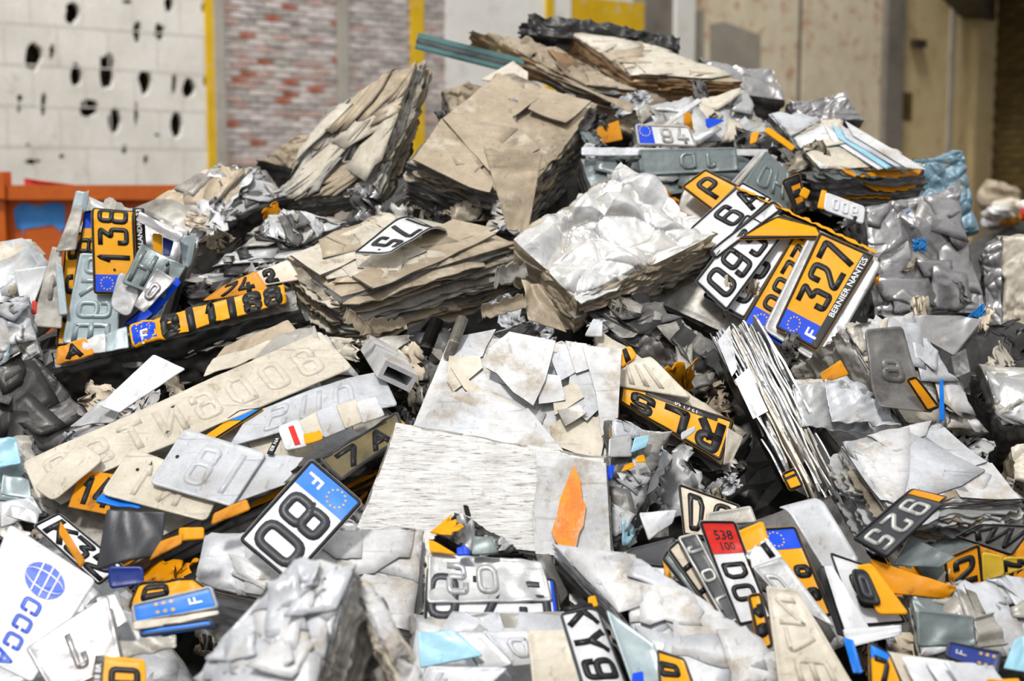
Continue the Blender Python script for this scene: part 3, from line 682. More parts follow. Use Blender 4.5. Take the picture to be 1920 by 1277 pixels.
# concrete part with broken-out holes
def wall_with_holes():
    s0, s1 = wallst(-160, 200)[0] - 8.0, wallst(397, 200)[0]; z0, z1 = -.0, ZT
    rng = random.Random(5)
    HL = [(136, 25, 13, 18), (258, 60, 7, 22), (300, 60, 9, 15), (62, 106, 15, 27), (98, 97, 5, 14), (144, 140, 10, 21), (201, 133, 14, 31), (273, 153, 12, 23), (327, 157, 5, 18), (355, 164, 11, 18), (38, 184, 5, 7), (36, 203, 3, 10),
          (82, 196, 5, 22), (168, 203, 15, 16), (215, 226, 11, 22), (256, 217, 4, 25), (332, 234, 11, 26), (52, 272, 5, 3), (63, 303, 13, 5), (116, 293, 5, 4), (234, 281, 5, 9), (274, 300, 4, 9), (295, 253, 5, 3), (240, 3, 9, 4), (317, 8, 8, 15), (384, 14, 6, 11), (387, 152, 5, 12)]
    bd = [Vector((s0, z0)), Vector((s1, z0)), Vector((s1, z1)), Vector((s0, z1))]
    pts = list(bd); faces = [[0, 1, 2, 3]]; loops = []
    for u, v, rx, ry in HL:
        k = 13; o = len(pts); lp = []
        for i in range(k):
            a = 2 * math.pi * i / k; f = rng.uniform(.92, 1.3)
            s, z = wallst(u + rx * f * math.cos(a), v - ry * f * math.sin(a)); lp.append((s, z)); pts.append(Vector((s, z)))
        faces.append(list(range(o, o + k))); loops.append(lp)
    r = delaunay_2d_cdt(pts, [], faces, 1, 1e-6)
    V = [wp(p.x, p.y, 0) for p in r[0]]; F = [tuple(f) for f, og in zip(r[2], r[5]) if og == [0]]
    # outer faces at the back and sides so that the wall has thickness
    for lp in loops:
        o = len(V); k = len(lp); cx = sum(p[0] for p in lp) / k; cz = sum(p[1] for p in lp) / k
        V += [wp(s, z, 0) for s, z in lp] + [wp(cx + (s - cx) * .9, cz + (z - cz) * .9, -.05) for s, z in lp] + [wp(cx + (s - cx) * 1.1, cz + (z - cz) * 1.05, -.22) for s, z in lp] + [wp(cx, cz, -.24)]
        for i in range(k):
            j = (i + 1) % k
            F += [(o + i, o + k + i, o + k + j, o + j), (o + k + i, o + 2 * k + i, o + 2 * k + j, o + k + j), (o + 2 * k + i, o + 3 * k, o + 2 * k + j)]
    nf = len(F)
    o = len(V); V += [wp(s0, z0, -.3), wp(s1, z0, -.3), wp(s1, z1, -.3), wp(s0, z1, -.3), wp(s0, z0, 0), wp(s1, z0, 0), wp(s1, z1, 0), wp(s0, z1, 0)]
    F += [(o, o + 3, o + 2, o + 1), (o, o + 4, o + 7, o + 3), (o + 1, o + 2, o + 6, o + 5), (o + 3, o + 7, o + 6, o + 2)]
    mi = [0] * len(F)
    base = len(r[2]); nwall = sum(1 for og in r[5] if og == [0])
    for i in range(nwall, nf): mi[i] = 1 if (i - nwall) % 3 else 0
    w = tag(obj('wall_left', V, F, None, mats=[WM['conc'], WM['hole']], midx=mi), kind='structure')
    jv, jf = [], []
    def strip(a, b, c, d):
        o = len(jv); jv.extend([wp(a, c, .004), wp(b, c, .004), wp(b, d, .004), wp(a, d, .004)]); jf.append((o, o + 1, o + 2, o + 3))
    for i in range(8):
        z = 1.15 + i * .37; strip(s0, s1, z, z + .012)
        for k in range(25):
            s = s0 + .3 + k * .5 + (i % 2) * .25
            if s < s1: strip(s, s + .01, z, z + .37)
    j = obj('mortar_joints', jv, jf, WM['jnt'], w); j['kind'] = 'stuff'
wall_with_holes()
wbox('trim_1', 387, 402, 0, ZT, -.1, .02, WM['yel'])
wbox('trim_2', 402, 419, 0, ZT, -.2, .05, WM['pil'])
BR = {}
def brick_data(kind, L, Hh, dep, var):
    key = (kind, round(L, 3), var)
    if key not in BR:
        rng = random.Random(hash((kind, var)) % 999 if False else var * 7 + len(kind)); e = .006
        V, F = [], []
        for d, ins in ((-.02, 0), (dep - e, 0), (dep, e)):
            for a, b in ((ins, ins), (L - ins, ins), (L - ins, Hh - ins), (ins, Hh - ins)):
                V.append(WD * (a + rng.uniform(-.003, .003)) + WN * (d + rng.uniform(-.003, .003) * (d > 0)) + np.array([0, 0, b + rng.uniform(-.003, .003)]))
        for r_ in range(2):
            for i in range(4): F.append((r_ * 4 + i, r_ * 4 + (i + 1) % 4, r_ * 4 + 4 + (i + 1) % 4, r_ * 4 + 4 + i))
        F.append((8, 9, 10, 11))
        me = bpy.data.meshes.new('brick'); me.from_pydata([list(v) for v in V], [], F); me.materials.append(WM[kind]); BR[key] = me
    return BR[key]
def brick_wall(name, u0, u1, vlo, weights, seed, L=.20, Hh=.053, back=-.02):
    w = wbox(name, u0, u1, 0, ZT, -.3, back, WM['mort']); rng = random.Random(seed)
    s0, s1 = wallst(u0, 200)[0], wallst(u1, 200)[0]; zlo = wallst((u0 + u1) / 2, vlo)[1]; zhi = wallst((u0 + u1) / 2, -25)[1]
    z = zlo; row = 0
    while z < zhi:
        s = s0 + .008 - (row % 2) * L * .5
        while s < s1 - .02:
            a = max(s, s0 + .005); b = min(s + L, s1 - .005)
            if b - a > .05 and rng.random() > .035:
                k = rng.choices(list(weights), list(weights.values()))[0]
                if k == 'b4': pass
                o = bpy.data.objects.new('brick', brick_data(k, round(b - a, 2) - .012, Hh, rng.choice((.012, .018, .024)), rng.randrange(3)))
                COL.objects.link(o); o.parent = w; o.location = (Vector(wp(a, z, back)) - w.location); o.rotation_euler = (rng.uniform(-.02, .02), 0, 0)
            s += L
        z += Hh + .011; row += 1
    return w
wbB = brick_wall('wall_brick', 419, 634, 310, {'b0': 6, 'b1': 3, 'b2': .7, 'b3': 4}, 3)
wbox('trim_3', 634, 652, 0, ZT, -.2, .03, WM['pil'])
brick_wall('wall_whitewashed', 652, 772, 250, {'b0': 6, 'b3': 6, 'b1': 1}, 4)
wbox('trim_4', 772, 794, 0, ZT, -.1, .02, WM['yel'])
brick_wall('wall_brick_strip', 794, 836, 230, {'b0': 4, 'b3': 5, 'b1': 2}, 6)
wbox('wall_plaster', 836, 1021, 0, ZT, -.3, .0, WM['plaster'])
wbox('trim_5', 1021, 1036, 0, ZT, -.1, .03, WM['yel'])
wbox('trim_6', 1036, 1068, 0, ZT, -.2, .02, WM['plaster'])
wbox('door_1', 1068, 1206, 0, 3.8, -.2, .0, WM['yel'])
wbox('trim_7', 1206, 1258, 0, ZT, -.2, .02, WM['pild'])
wbox('trim_8', 1258, 1293, 0, ZT, -.2, .08, WM['plaster'])
wbox('wall_peeling', 1293, 1494, 0, ZT, -.3, .0, WM['peel'])
g = [(1330, 45), (1356, 40), (1424, 66), (1424, 130), (1330, 130)]  # outline of a shadow on the plaster, painted as a grey patch
for nm_, poly in (('wall_patch_grey', [(1296, 22), (1318, 20), (1318, 130), (1296, 130)]), ('wall_patch_shadow', g)):
    V = [wp(*wallst(u, v), o) for o in (.0, .012) for u, v in poly]; k = len(poly)
    tag(obj(nm_, V, [tuple(range(k, 2 * k))[::-1], tuple(range(k))] + [(i, (i + 1) % k, k + (i + 1) % k, k + i) for i in range(k)], WM['grpatch']), kind='structure')
wbox('trim_9', 1494, 1503, 0, ZT, -.2, -.02, WM['pild'])
wbox('wall_peeling_far', 1503, 1650, 0, ZT, -.3, .0, WM['peel'])
wbox('trim_10', 1650, 1682, 0, ZT, -.2, .1, WM['pild'])
wbox('wall_ochre', 1682, 1818, 0, ZT, -.3, .0, WM['ochre'])
wbox('trim_11', 1776, 1782, 0, ZT, -.1, .03, WM['pil'])
wbox('trim_12', 1818, 1853, 0, ZT, -.2, .12, WM['ochre'])
for u, v, w_, h_ in ((1717, 82, 11, 6), (1701, 200, 9, 26)):   # rusty bracket and broken-out pocket in the ochre wall
    s0, z0 = wallst(u - w_, v + h_); s1, z1 = wallst(u + w_, v - h_)
    wbox('trim_13' if v < 100 else 'trim_14', 0, 0, z0, z1, -.1, .1 if v < 100 else .008, WM['beam'] if v < 100 else WM['bd'], s=(s0, s1))
# crane rail beam along the wall, end wall in shade-darkened brick, unseen slab added for shade
pf = pt(1838, 40, 23.0); pn = pf - np.array([.43, 1.0, 0]) * 9.5
V = [p + np.array([a, 0, z]) for p in (pn, pf) for a, z in ((-.25, 0), (.25, 0), (.25, .7), (-.25, .7))]
tag(obj('trim_15', V, [(0, 1, 2, 3), (7, 6, 5, 4), (0, 4, 5, 1), (1, 5, 6, 2), (2, 6, 7, 3), (3, 7, 4, 0)], WM['beam']), kind='structure')
EO = WP0 + WD * s_end
ew = []
for o_, z in ((0, 0), (7, 0), (7, ZT), (0, ZT)):
    ew.append(EO + WN * o_ + np.array([0, 0, z]))
ew += [p + WD * .3 for p in ew]
endw = tag(obj('wall_end', ew, [(0, 1, 2, 3), (7, 6, 5, 4), (0, 4, 5, 1), (1, 5, 6, 2), (2, 6, 7, 3), (3, 7, 4, 0)], WM['bd']), kind='structure')
rng = random.Random(8)
me_b = []
for k in range(3):
    V = [(-WD * d + WN * a + np.array([0, 0, b])) for d in (-.01, .03) for a, b in ((0, 0), (.40, 0), (.40, .105), (0, .105))]
    me = bpy.data.meshes.new('brick'); me.from_pydata([list(v) for v in V], [], [(4, 5, 6, 7)[::-1], (0, 1, 5, 4), (1, 2, 6, 5), (2, 3, 7, 6), (3, 0, 4, 7)])
    me.materials.append(WM['bd'] if k else mat('shade_brown_brick', S(86, 72, 42), S(72, 60, 36), None, 0, .9, spec=.1)); me_b.append(me)  # second brick tone, also darkened to stand for shade
for rw in range(31):
    for c in range(4):
        o = bpy.data.objects.new('brick', rng.choice(me_b)); COL.objects.link(o); o.parent = endw
        o.location = Vector(EO + WN * (.05 + c * .415 + (rw % 2) * .2) + np.array([0, 0, 1.1 + rw * .118])) - endw.location
V = [EO + WD * a + WN * b + np.array([0, 0, z]) for z in (5.6, 5.8) for a, b in ((-1.6, -.3), (.6, -.3), (.6, 9), (-1.6, 9))]
tag(obj('shade_roof', V, [(0, 1, 2, 3), (7, 6, 5, 4), (0, 4, 5, 1), (1, 5, 6, 2), (2, 6, 7, 3), (3, 7, 4, 0)], WM['beam']), kind='structure')

# ------------------------------------------------------------------ orange skip at the left
CM = {'or': mat('rust_orange_paint', S(216, 104, 22), S(200, 92, 18), S(140, 62, 22), 0.0, 0.5, sc=2.5, dthr=(0.6, 0.72), dsc=8), 'bl': mat('sprayed_blue_paint', S(70, 150, 226), S(60, 138, 216), None, 0, .6), 'rd': mat('red_tarpaulin', S(236, 70, 60), S(224, 60, 52), None, 0, .5)}
dk = 6.6
def cpt(u, v, o=0.0): p = pt(u, v, dk); return np.array([p[0], pt(0, 345, dk)[1] - o, p[2]])
sk = thing('skip_container', 'rust orange steel skip standing in front of the concrete wall', 'container', (cpt(100, 345)[0], cpt(0, 345)[1] + .5, 0))
def cbox(name, u0, v0, u1, v1, o0, o1, m, z0=None):
    a, b = cpt(u0, v0), cpt(u1, v1); y = a[1]
    V, F = boxv((a[0], y - o1, b[2] if z0 is None else z0), (b[0], y - o0, a[2]))
    return obj(name, V, F, m, sk)
cbox('side_panel', -220, 372, 420, 0, -.03, 0, CM['or'], .15); cbox('top_rail', -220, 347, 420, 374, -.05, .06, CM['or'])
cbox('back_panel', -220, 352, 420, 0, -1.5, -1.46, CM['or'], .15); cbox('end_panel', 400, 352, 420, 0, -1.5, 0, CM['or'], .15); cbox('end_panel', -220, 352, -200, 0, -1.5, 0, CM['or'], .15); cbox('skip_floor', -220, 900, 420, 0, -1.5, 0, CM['or'], .1)
for u in (-2, 205, 380): cbox('upright_rib', u, 372, u + 16, 0, 0, .05, CM['or'], .1)
cbox('corner_post', -3, 322, 19, 372, -.02, .08, CM['or'])
rng = random.Random(4)
poly = [(24, 392), (40, 380), (70, 386), (100, 379), (121, 384), (119, 430), (112, 431), (111, 439), (108, 430), (95, 422), (60, 427), (42, 430), (41, 441), (38, 430), (27, 428)]
a0 = cpt(0, 380); poly3 = [cpt(u, v, .004) for u, v in poly]
obj('paint_patch', poly3, [tuple(range(len(poly)))[::-1]], CM['bl'], sk)
tp = [cpt(u, v, -.2 + .06 * (i % 2)) for i, (u, v) in enumerate([(18, 334), (60, 340), (115, 347), (150, 349), (150, 356), (100, 356), (18, 352)])]
o = obj('red_tarpaulin', tp + [p + np.array([0, .02, 0]) for p in tp], [tuple(range(7))[::-1], tuple(range(7, 14))] + [(i, (i + 1) % 7, 7 + (i + 1) % 7, 7 + i) for i in range(7)], CM['rd'])
tag(o, 'red tarpaulin edge showing over the rim of the orange skip', 'tarpaulin')

# ------------------------------------------------------------------ inside of the heap: one mound of packed scrap below everything that can be told apart
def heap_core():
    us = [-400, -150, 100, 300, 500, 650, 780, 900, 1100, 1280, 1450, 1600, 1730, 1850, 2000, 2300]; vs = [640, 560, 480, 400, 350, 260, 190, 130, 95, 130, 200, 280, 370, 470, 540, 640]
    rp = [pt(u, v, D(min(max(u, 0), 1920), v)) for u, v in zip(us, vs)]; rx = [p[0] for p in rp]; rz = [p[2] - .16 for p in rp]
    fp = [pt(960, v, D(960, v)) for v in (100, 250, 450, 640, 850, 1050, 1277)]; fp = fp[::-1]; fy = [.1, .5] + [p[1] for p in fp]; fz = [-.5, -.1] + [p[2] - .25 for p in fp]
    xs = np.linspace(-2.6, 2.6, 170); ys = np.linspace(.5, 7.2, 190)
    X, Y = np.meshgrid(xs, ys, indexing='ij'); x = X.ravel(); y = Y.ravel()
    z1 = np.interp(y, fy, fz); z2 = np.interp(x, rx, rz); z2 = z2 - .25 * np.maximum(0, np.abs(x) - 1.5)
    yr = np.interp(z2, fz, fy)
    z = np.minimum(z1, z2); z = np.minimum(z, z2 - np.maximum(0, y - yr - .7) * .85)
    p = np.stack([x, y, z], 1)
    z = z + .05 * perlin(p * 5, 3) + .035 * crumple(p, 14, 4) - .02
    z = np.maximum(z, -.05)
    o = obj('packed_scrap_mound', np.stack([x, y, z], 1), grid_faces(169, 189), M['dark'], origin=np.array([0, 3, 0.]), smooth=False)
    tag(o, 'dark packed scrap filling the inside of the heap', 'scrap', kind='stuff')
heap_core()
# ------------------------------------------------------------------ the bales, top of the heap first
LF = dict(sheets=0)
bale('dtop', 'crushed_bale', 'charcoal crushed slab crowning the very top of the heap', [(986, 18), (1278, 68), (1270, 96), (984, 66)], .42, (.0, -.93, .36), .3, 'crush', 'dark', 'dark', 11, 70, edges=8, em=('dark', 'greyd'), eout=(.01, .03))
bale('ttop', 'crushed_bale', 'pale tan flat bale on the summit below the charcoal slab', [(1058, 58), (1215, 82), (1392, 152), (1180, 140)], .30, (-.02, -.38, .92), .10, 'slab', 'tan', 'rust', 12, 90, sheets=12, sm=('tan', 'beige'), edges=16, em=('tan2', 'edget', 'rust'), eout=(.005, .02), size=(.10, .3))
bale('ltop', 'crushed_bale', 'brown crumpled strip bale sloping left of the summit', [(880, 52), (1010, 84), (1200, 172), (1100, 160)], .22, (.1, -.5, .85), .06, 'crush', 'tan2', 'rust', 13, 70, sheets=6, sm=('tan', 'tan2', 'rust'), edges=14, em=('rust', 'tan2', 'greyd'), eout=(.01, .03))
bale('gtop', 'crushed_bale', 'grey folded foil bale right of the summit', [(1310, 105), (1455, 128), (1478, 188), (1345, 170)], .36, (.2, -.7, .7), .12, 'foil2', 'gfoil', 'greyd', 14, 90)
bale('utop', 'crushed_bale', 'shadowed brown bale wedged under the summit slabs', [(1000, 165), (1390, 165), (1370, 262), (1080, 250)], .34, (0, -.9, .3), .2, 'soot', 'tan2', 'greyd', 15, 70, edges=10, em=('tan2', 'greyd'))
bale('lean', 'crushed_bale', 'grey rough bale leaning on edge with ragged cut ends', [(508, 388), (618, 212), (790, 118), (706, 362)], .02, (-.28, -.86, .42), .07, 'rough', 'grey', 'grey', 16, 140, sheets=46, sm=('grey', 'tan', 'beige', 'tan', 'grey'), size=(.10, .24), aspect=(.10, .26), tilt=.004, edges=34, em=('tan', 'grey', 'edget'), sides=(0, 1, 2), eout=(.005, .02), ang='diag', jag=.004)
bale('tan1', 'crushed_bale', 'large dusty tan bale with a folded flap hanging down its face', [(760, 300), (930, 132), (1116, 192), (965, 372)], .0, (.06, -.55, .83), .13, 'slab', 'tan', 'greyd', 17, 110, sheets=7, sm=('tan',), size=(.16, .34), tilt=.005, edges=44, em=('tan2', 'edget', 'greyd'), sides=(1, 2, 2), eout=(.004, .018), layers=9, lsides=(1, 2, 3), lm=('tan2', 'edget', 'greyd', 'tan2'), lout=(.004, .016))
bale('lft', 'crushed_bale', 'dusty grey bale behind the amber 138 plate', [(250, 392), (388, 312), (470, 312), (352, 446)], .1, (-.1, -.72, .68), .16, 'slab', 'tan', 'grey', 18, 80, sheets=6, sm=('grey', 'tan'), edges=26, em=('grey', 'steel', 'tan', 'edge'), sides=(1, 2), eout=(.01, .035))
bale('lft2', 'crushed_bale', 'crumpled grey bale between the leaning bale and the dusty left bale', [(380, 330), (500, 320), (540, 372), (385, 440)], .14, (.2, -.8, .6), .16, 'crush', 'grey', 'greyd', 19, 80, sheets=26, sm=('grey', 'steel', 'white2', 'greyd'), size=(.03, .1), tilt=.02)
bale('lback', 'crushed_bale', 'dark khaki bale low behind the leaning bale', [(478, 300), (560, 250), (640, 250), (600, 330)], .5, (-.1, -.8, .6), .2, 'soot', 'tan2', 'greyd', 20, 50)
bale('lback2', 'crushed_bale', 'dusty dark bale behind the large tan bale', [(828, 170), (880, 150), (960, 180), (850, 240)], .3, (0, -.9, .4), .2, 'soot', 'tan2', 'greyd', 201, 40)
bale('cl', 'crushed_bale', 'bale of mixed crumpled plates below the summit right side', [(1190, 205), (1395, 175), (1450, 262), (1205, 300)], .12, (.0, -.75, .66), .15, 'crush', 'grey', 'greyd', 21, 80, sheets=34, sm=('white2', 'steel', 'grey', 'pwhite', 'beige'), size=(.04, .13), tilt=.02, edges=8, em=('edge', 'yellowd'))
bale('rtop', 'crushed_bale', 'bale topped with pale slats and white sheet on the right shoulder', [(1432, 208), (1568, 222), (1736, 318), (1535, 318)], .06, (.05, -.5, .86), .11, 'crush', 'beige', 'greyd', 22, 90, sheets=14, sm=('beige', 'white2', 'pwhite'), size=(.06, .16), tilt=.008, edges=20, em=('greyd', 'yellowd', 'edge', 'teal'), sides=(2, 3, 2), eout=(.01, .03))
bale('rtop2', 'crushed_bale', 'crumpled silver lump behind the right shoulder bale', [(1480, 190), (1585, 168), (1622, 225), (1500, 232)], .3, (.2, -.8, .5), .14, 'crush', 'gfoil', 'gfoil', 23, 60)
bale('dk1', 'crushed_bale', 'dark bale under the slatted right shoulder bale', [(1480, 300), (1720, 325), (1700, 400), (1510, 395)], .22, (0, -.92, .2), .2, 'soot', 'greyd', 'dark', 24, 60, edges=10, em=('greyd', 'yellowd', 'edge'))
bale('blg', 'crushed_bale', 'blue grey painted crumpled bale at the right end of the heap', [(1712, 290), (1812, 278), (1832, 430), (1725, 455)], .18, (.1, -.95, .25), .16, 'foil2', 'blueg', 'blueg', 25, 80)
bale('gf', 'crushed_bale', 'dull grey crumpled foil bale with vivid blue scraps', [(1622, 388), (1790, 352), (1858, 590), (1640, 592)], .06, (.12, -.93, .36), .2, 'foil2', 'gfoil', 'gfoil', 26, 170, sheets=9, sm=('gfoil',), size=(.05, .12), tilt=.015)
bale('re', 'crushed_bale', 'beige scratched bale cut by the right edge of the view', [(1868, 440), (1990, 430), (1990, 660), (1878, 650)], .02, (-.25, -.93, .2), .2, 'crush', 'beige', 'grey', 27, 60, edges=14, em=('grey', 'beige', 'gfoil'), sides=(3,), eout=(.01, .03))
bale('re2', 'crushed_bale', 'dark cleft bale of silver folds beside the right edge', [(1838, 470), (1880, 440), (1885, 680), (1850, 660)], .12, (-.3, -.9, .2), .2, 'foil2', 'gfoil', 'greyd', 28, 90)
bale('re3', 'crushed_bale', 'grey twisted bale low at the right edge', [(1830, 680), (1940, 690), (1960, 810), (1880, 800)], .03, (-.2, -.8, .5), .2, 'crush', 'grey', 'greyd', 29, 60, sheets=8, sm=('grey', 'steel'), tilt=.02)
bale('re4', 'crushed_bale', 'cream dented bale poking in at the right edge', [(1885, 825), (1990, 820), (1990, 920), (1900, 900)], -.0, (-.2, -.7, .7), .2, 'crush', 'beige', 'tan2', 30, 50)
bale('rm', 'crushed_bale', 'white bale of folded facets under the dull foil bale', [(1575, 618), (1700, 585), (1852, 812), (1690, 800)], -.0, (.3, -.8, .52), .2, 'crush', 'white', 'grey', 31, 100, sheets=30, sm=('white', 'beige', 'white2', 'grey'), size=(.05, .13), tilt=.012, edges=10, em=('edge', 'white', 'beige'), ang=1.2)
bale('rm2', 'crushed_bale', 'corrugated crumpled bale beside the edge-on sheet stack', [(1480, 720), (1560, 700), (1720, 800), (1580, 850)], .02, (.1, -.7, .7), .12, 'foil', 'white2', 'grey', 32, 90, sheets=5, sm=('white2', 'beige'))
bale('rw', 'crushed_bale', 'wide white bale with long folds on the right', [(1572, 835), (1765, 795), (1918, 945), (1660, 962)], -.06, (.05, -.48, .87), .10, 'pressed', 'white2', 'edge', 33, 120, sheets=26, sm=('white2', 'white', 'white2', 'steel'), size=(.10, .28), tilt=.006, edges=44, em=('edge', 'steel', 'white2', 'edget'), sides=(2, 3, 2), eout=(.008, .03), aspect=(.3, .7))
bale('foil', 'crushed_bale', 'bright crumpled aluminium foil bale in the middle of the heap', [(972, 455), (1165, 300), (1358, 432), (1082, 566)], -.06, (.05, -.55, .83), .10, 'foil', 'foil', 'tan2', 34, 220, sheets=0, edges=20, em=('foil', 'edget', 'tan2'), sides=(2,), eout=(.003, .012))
bale('tan75', 'crushed_bale', 'tan bale of corrugated layers under the white 75 plate', [(538, 482), (730, 394), (968, 458), (640, 556)], -.02, (.04, -.36, .93), .10, 'slab', 'tan', 'greyd', 35, 110, sheets=12, sm=('tan', 'tan', 'beige'), size=(.12, .26), tilt=.004, edges=22, em=('tan', 'tan2', 'edget', 'tan', 'grey', 'beige'), sides=(1, 1, 2, 2, 2), eout=(.01, .045), edroop=.016, layers=8, lsides=(1, 2, 3), lm=('tan', 'tan2', 'beige', 'edget', 'grey'), lout=(.012, .042))  # dark grey sides put shade into the gaps between layers
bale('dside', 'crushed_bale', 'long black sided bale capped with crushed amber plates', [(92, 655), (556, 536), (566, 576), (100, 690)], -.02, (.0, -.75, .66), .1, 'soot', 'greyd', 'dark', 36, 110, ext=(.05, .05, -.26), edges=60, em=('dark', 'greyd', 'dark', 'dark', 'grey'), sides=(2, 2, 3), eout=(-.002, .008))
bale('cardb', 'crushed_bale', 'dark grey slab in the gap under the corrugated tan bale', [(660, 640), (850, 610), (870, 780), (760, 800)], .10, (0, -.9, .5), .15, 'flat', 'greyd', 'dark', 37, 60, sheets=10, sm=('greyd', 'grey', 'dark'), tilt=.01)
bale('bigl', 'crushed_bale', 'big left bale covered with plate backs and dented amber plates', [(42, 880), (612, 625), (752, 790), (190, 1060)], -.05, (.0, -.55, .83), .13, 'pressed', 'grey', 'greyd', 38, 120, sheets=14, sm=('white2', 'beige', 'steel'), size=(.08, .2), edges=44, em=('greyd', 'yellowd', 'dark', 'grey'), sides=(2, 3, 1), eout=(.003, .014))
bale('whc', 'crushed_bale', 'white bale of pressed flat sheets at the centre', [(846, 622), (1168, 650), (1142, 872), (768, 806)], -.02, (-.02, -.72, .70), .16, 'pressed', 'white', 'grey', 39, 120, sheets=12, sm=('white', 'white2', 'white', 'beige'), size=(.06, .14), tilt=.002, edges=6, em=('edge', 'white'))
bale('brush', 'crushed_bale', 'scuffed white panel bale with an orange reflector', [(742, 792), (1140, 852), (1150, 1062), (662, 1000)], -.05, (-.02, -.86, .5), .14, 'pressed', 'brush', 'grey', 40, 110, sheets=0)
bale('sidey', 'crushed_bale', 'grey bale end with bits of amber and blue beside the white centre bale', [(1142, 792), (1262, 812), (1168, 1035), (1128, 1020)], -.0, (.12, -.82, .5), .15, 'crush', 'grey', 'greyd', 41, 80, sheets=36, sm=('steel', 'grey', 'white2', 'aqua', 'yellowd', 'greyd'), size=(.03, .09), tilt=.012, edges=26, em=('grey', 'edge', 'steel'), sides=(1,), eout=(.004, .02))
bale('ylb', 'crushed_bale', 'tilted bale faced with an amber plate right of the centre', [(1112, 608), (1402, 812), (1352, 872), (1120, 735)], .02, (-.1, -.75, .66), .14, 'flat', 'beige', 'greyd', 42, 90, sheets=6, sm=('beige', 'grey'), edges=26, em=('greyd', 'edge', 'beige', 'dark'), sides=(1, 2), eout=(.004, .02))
bale('dk2', 'crushed_bale', 'open dark bale of tangled grey bits below the foil bale', [(1085, 575), (1190, 545), (1400, 690), (1300, 760)], .12, (.1, -.7, .7), .12, 'crush', 'greyd', 'dark', 43, 80, sheets=28, sm=('greyd', 'dark', 'greyd', 'tan2', 'dark', 'grey'), size=(.03, .12), tilt=.02, edges=12, em=('greyd', 'white2'))  # dark materials paint in the shadow under the foil bale
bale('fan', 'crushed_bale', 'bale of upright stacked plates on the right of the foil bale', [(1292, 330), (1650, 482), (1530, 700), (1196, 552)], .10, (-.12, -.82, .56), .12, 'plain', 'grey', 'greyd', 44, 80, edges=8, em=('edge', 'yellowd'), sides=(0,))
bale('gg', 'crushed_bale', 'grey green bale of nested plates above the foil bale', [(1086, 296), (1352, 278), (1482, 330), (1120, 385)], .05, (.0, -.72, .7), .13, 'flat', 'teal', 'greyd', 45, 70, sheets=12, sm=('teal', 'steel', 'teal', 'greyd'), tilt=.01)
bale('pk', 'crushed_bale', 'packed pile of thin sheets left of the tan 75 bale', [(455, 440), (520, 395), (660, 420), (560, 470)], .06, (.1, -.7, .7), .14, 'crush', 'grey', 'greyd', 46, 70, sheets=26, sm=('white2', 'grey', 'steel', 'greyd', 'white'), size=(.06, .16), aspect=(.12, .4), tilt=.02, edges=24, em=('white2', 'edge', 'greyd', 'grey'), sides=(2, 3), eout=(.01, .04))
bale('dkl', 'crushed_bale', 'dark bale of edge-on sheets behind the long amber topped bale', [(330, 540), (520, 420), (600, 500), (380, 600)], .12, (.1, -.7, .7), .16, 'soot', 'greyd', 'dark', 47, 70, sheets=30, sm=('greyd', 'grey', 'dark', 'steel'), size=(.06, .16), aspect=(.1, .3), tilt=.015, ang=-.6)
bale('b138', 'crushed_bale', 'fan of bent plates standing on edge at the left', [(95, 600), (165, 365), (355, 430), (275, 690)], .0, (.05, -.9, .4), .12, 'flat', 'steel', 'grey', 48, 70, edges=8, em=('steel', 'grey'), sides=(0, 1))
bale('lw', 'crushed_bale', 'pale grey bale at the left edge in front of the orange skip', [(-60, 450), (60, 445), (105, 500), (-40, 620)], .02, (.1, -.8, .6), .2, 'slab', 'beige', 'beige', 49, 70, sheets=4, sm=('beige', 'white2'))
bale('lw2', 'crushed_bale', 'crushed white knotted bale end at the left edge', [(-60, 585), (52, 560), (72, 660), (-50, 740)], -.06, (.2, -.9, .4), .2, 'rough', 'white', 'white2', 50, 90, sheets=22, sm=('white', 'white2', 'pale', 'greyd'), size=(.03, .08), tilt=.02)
bale('lw3', 'crushed_bale', 'dark shade-deepened bale in the hollow at the left edge', [(-60, 700), (70, 665), (190, 800), (10, 900)], .06, (.2, -.8, .5), .2, 'crush', 'dark', 'dark', 51, 80, sheets=12, sm=('dark', 'dark', 'greyd'), size=(.05, .14), tilt=.02)  # shade of the hollow is put into the near-black colour
bale('lw4', 'crushed_bale', 'heap of bent grey sheets under the dark bale at the left edge', [(-60, 840), (60, 830), (110, 960), (-60, 1000)], .02, (.1, -.7, .7), .15, 'crush', 'steel', 'greyd', 52, 60, sheets=20, sm=('steel', 'pale', 'white2', 'grey'), size=(.04, .13), tilt=.02)
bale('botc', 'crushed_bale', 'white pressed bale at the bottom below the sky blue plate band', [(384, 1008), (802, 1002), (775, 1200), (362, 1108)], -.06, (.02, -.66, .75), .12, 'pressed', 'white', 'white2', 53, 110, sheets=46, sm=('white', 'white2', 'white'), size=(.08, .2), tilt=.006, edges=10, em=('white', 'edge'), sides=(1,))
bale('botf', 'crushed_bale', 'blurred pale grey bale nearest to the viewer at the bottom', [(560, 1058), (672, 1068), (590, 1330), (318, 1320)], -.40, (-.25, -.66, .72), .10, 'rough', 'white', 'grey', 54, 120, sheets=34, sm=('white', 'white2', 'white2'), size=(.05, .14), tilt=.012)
bale('both', 'crushed_bale', 'dark hollow bale core under the blurred pale bale', [(610, 1120), (720, 1125), (800, 1330), (540, 1330)], -.27, (0, -.8, .6), .14, 'soot', 'tan2', 'dark', 541, 70, sheets=12, sm=('tan2', 'greyd', 'grey'), size=(.04, .10), tilt=.02)
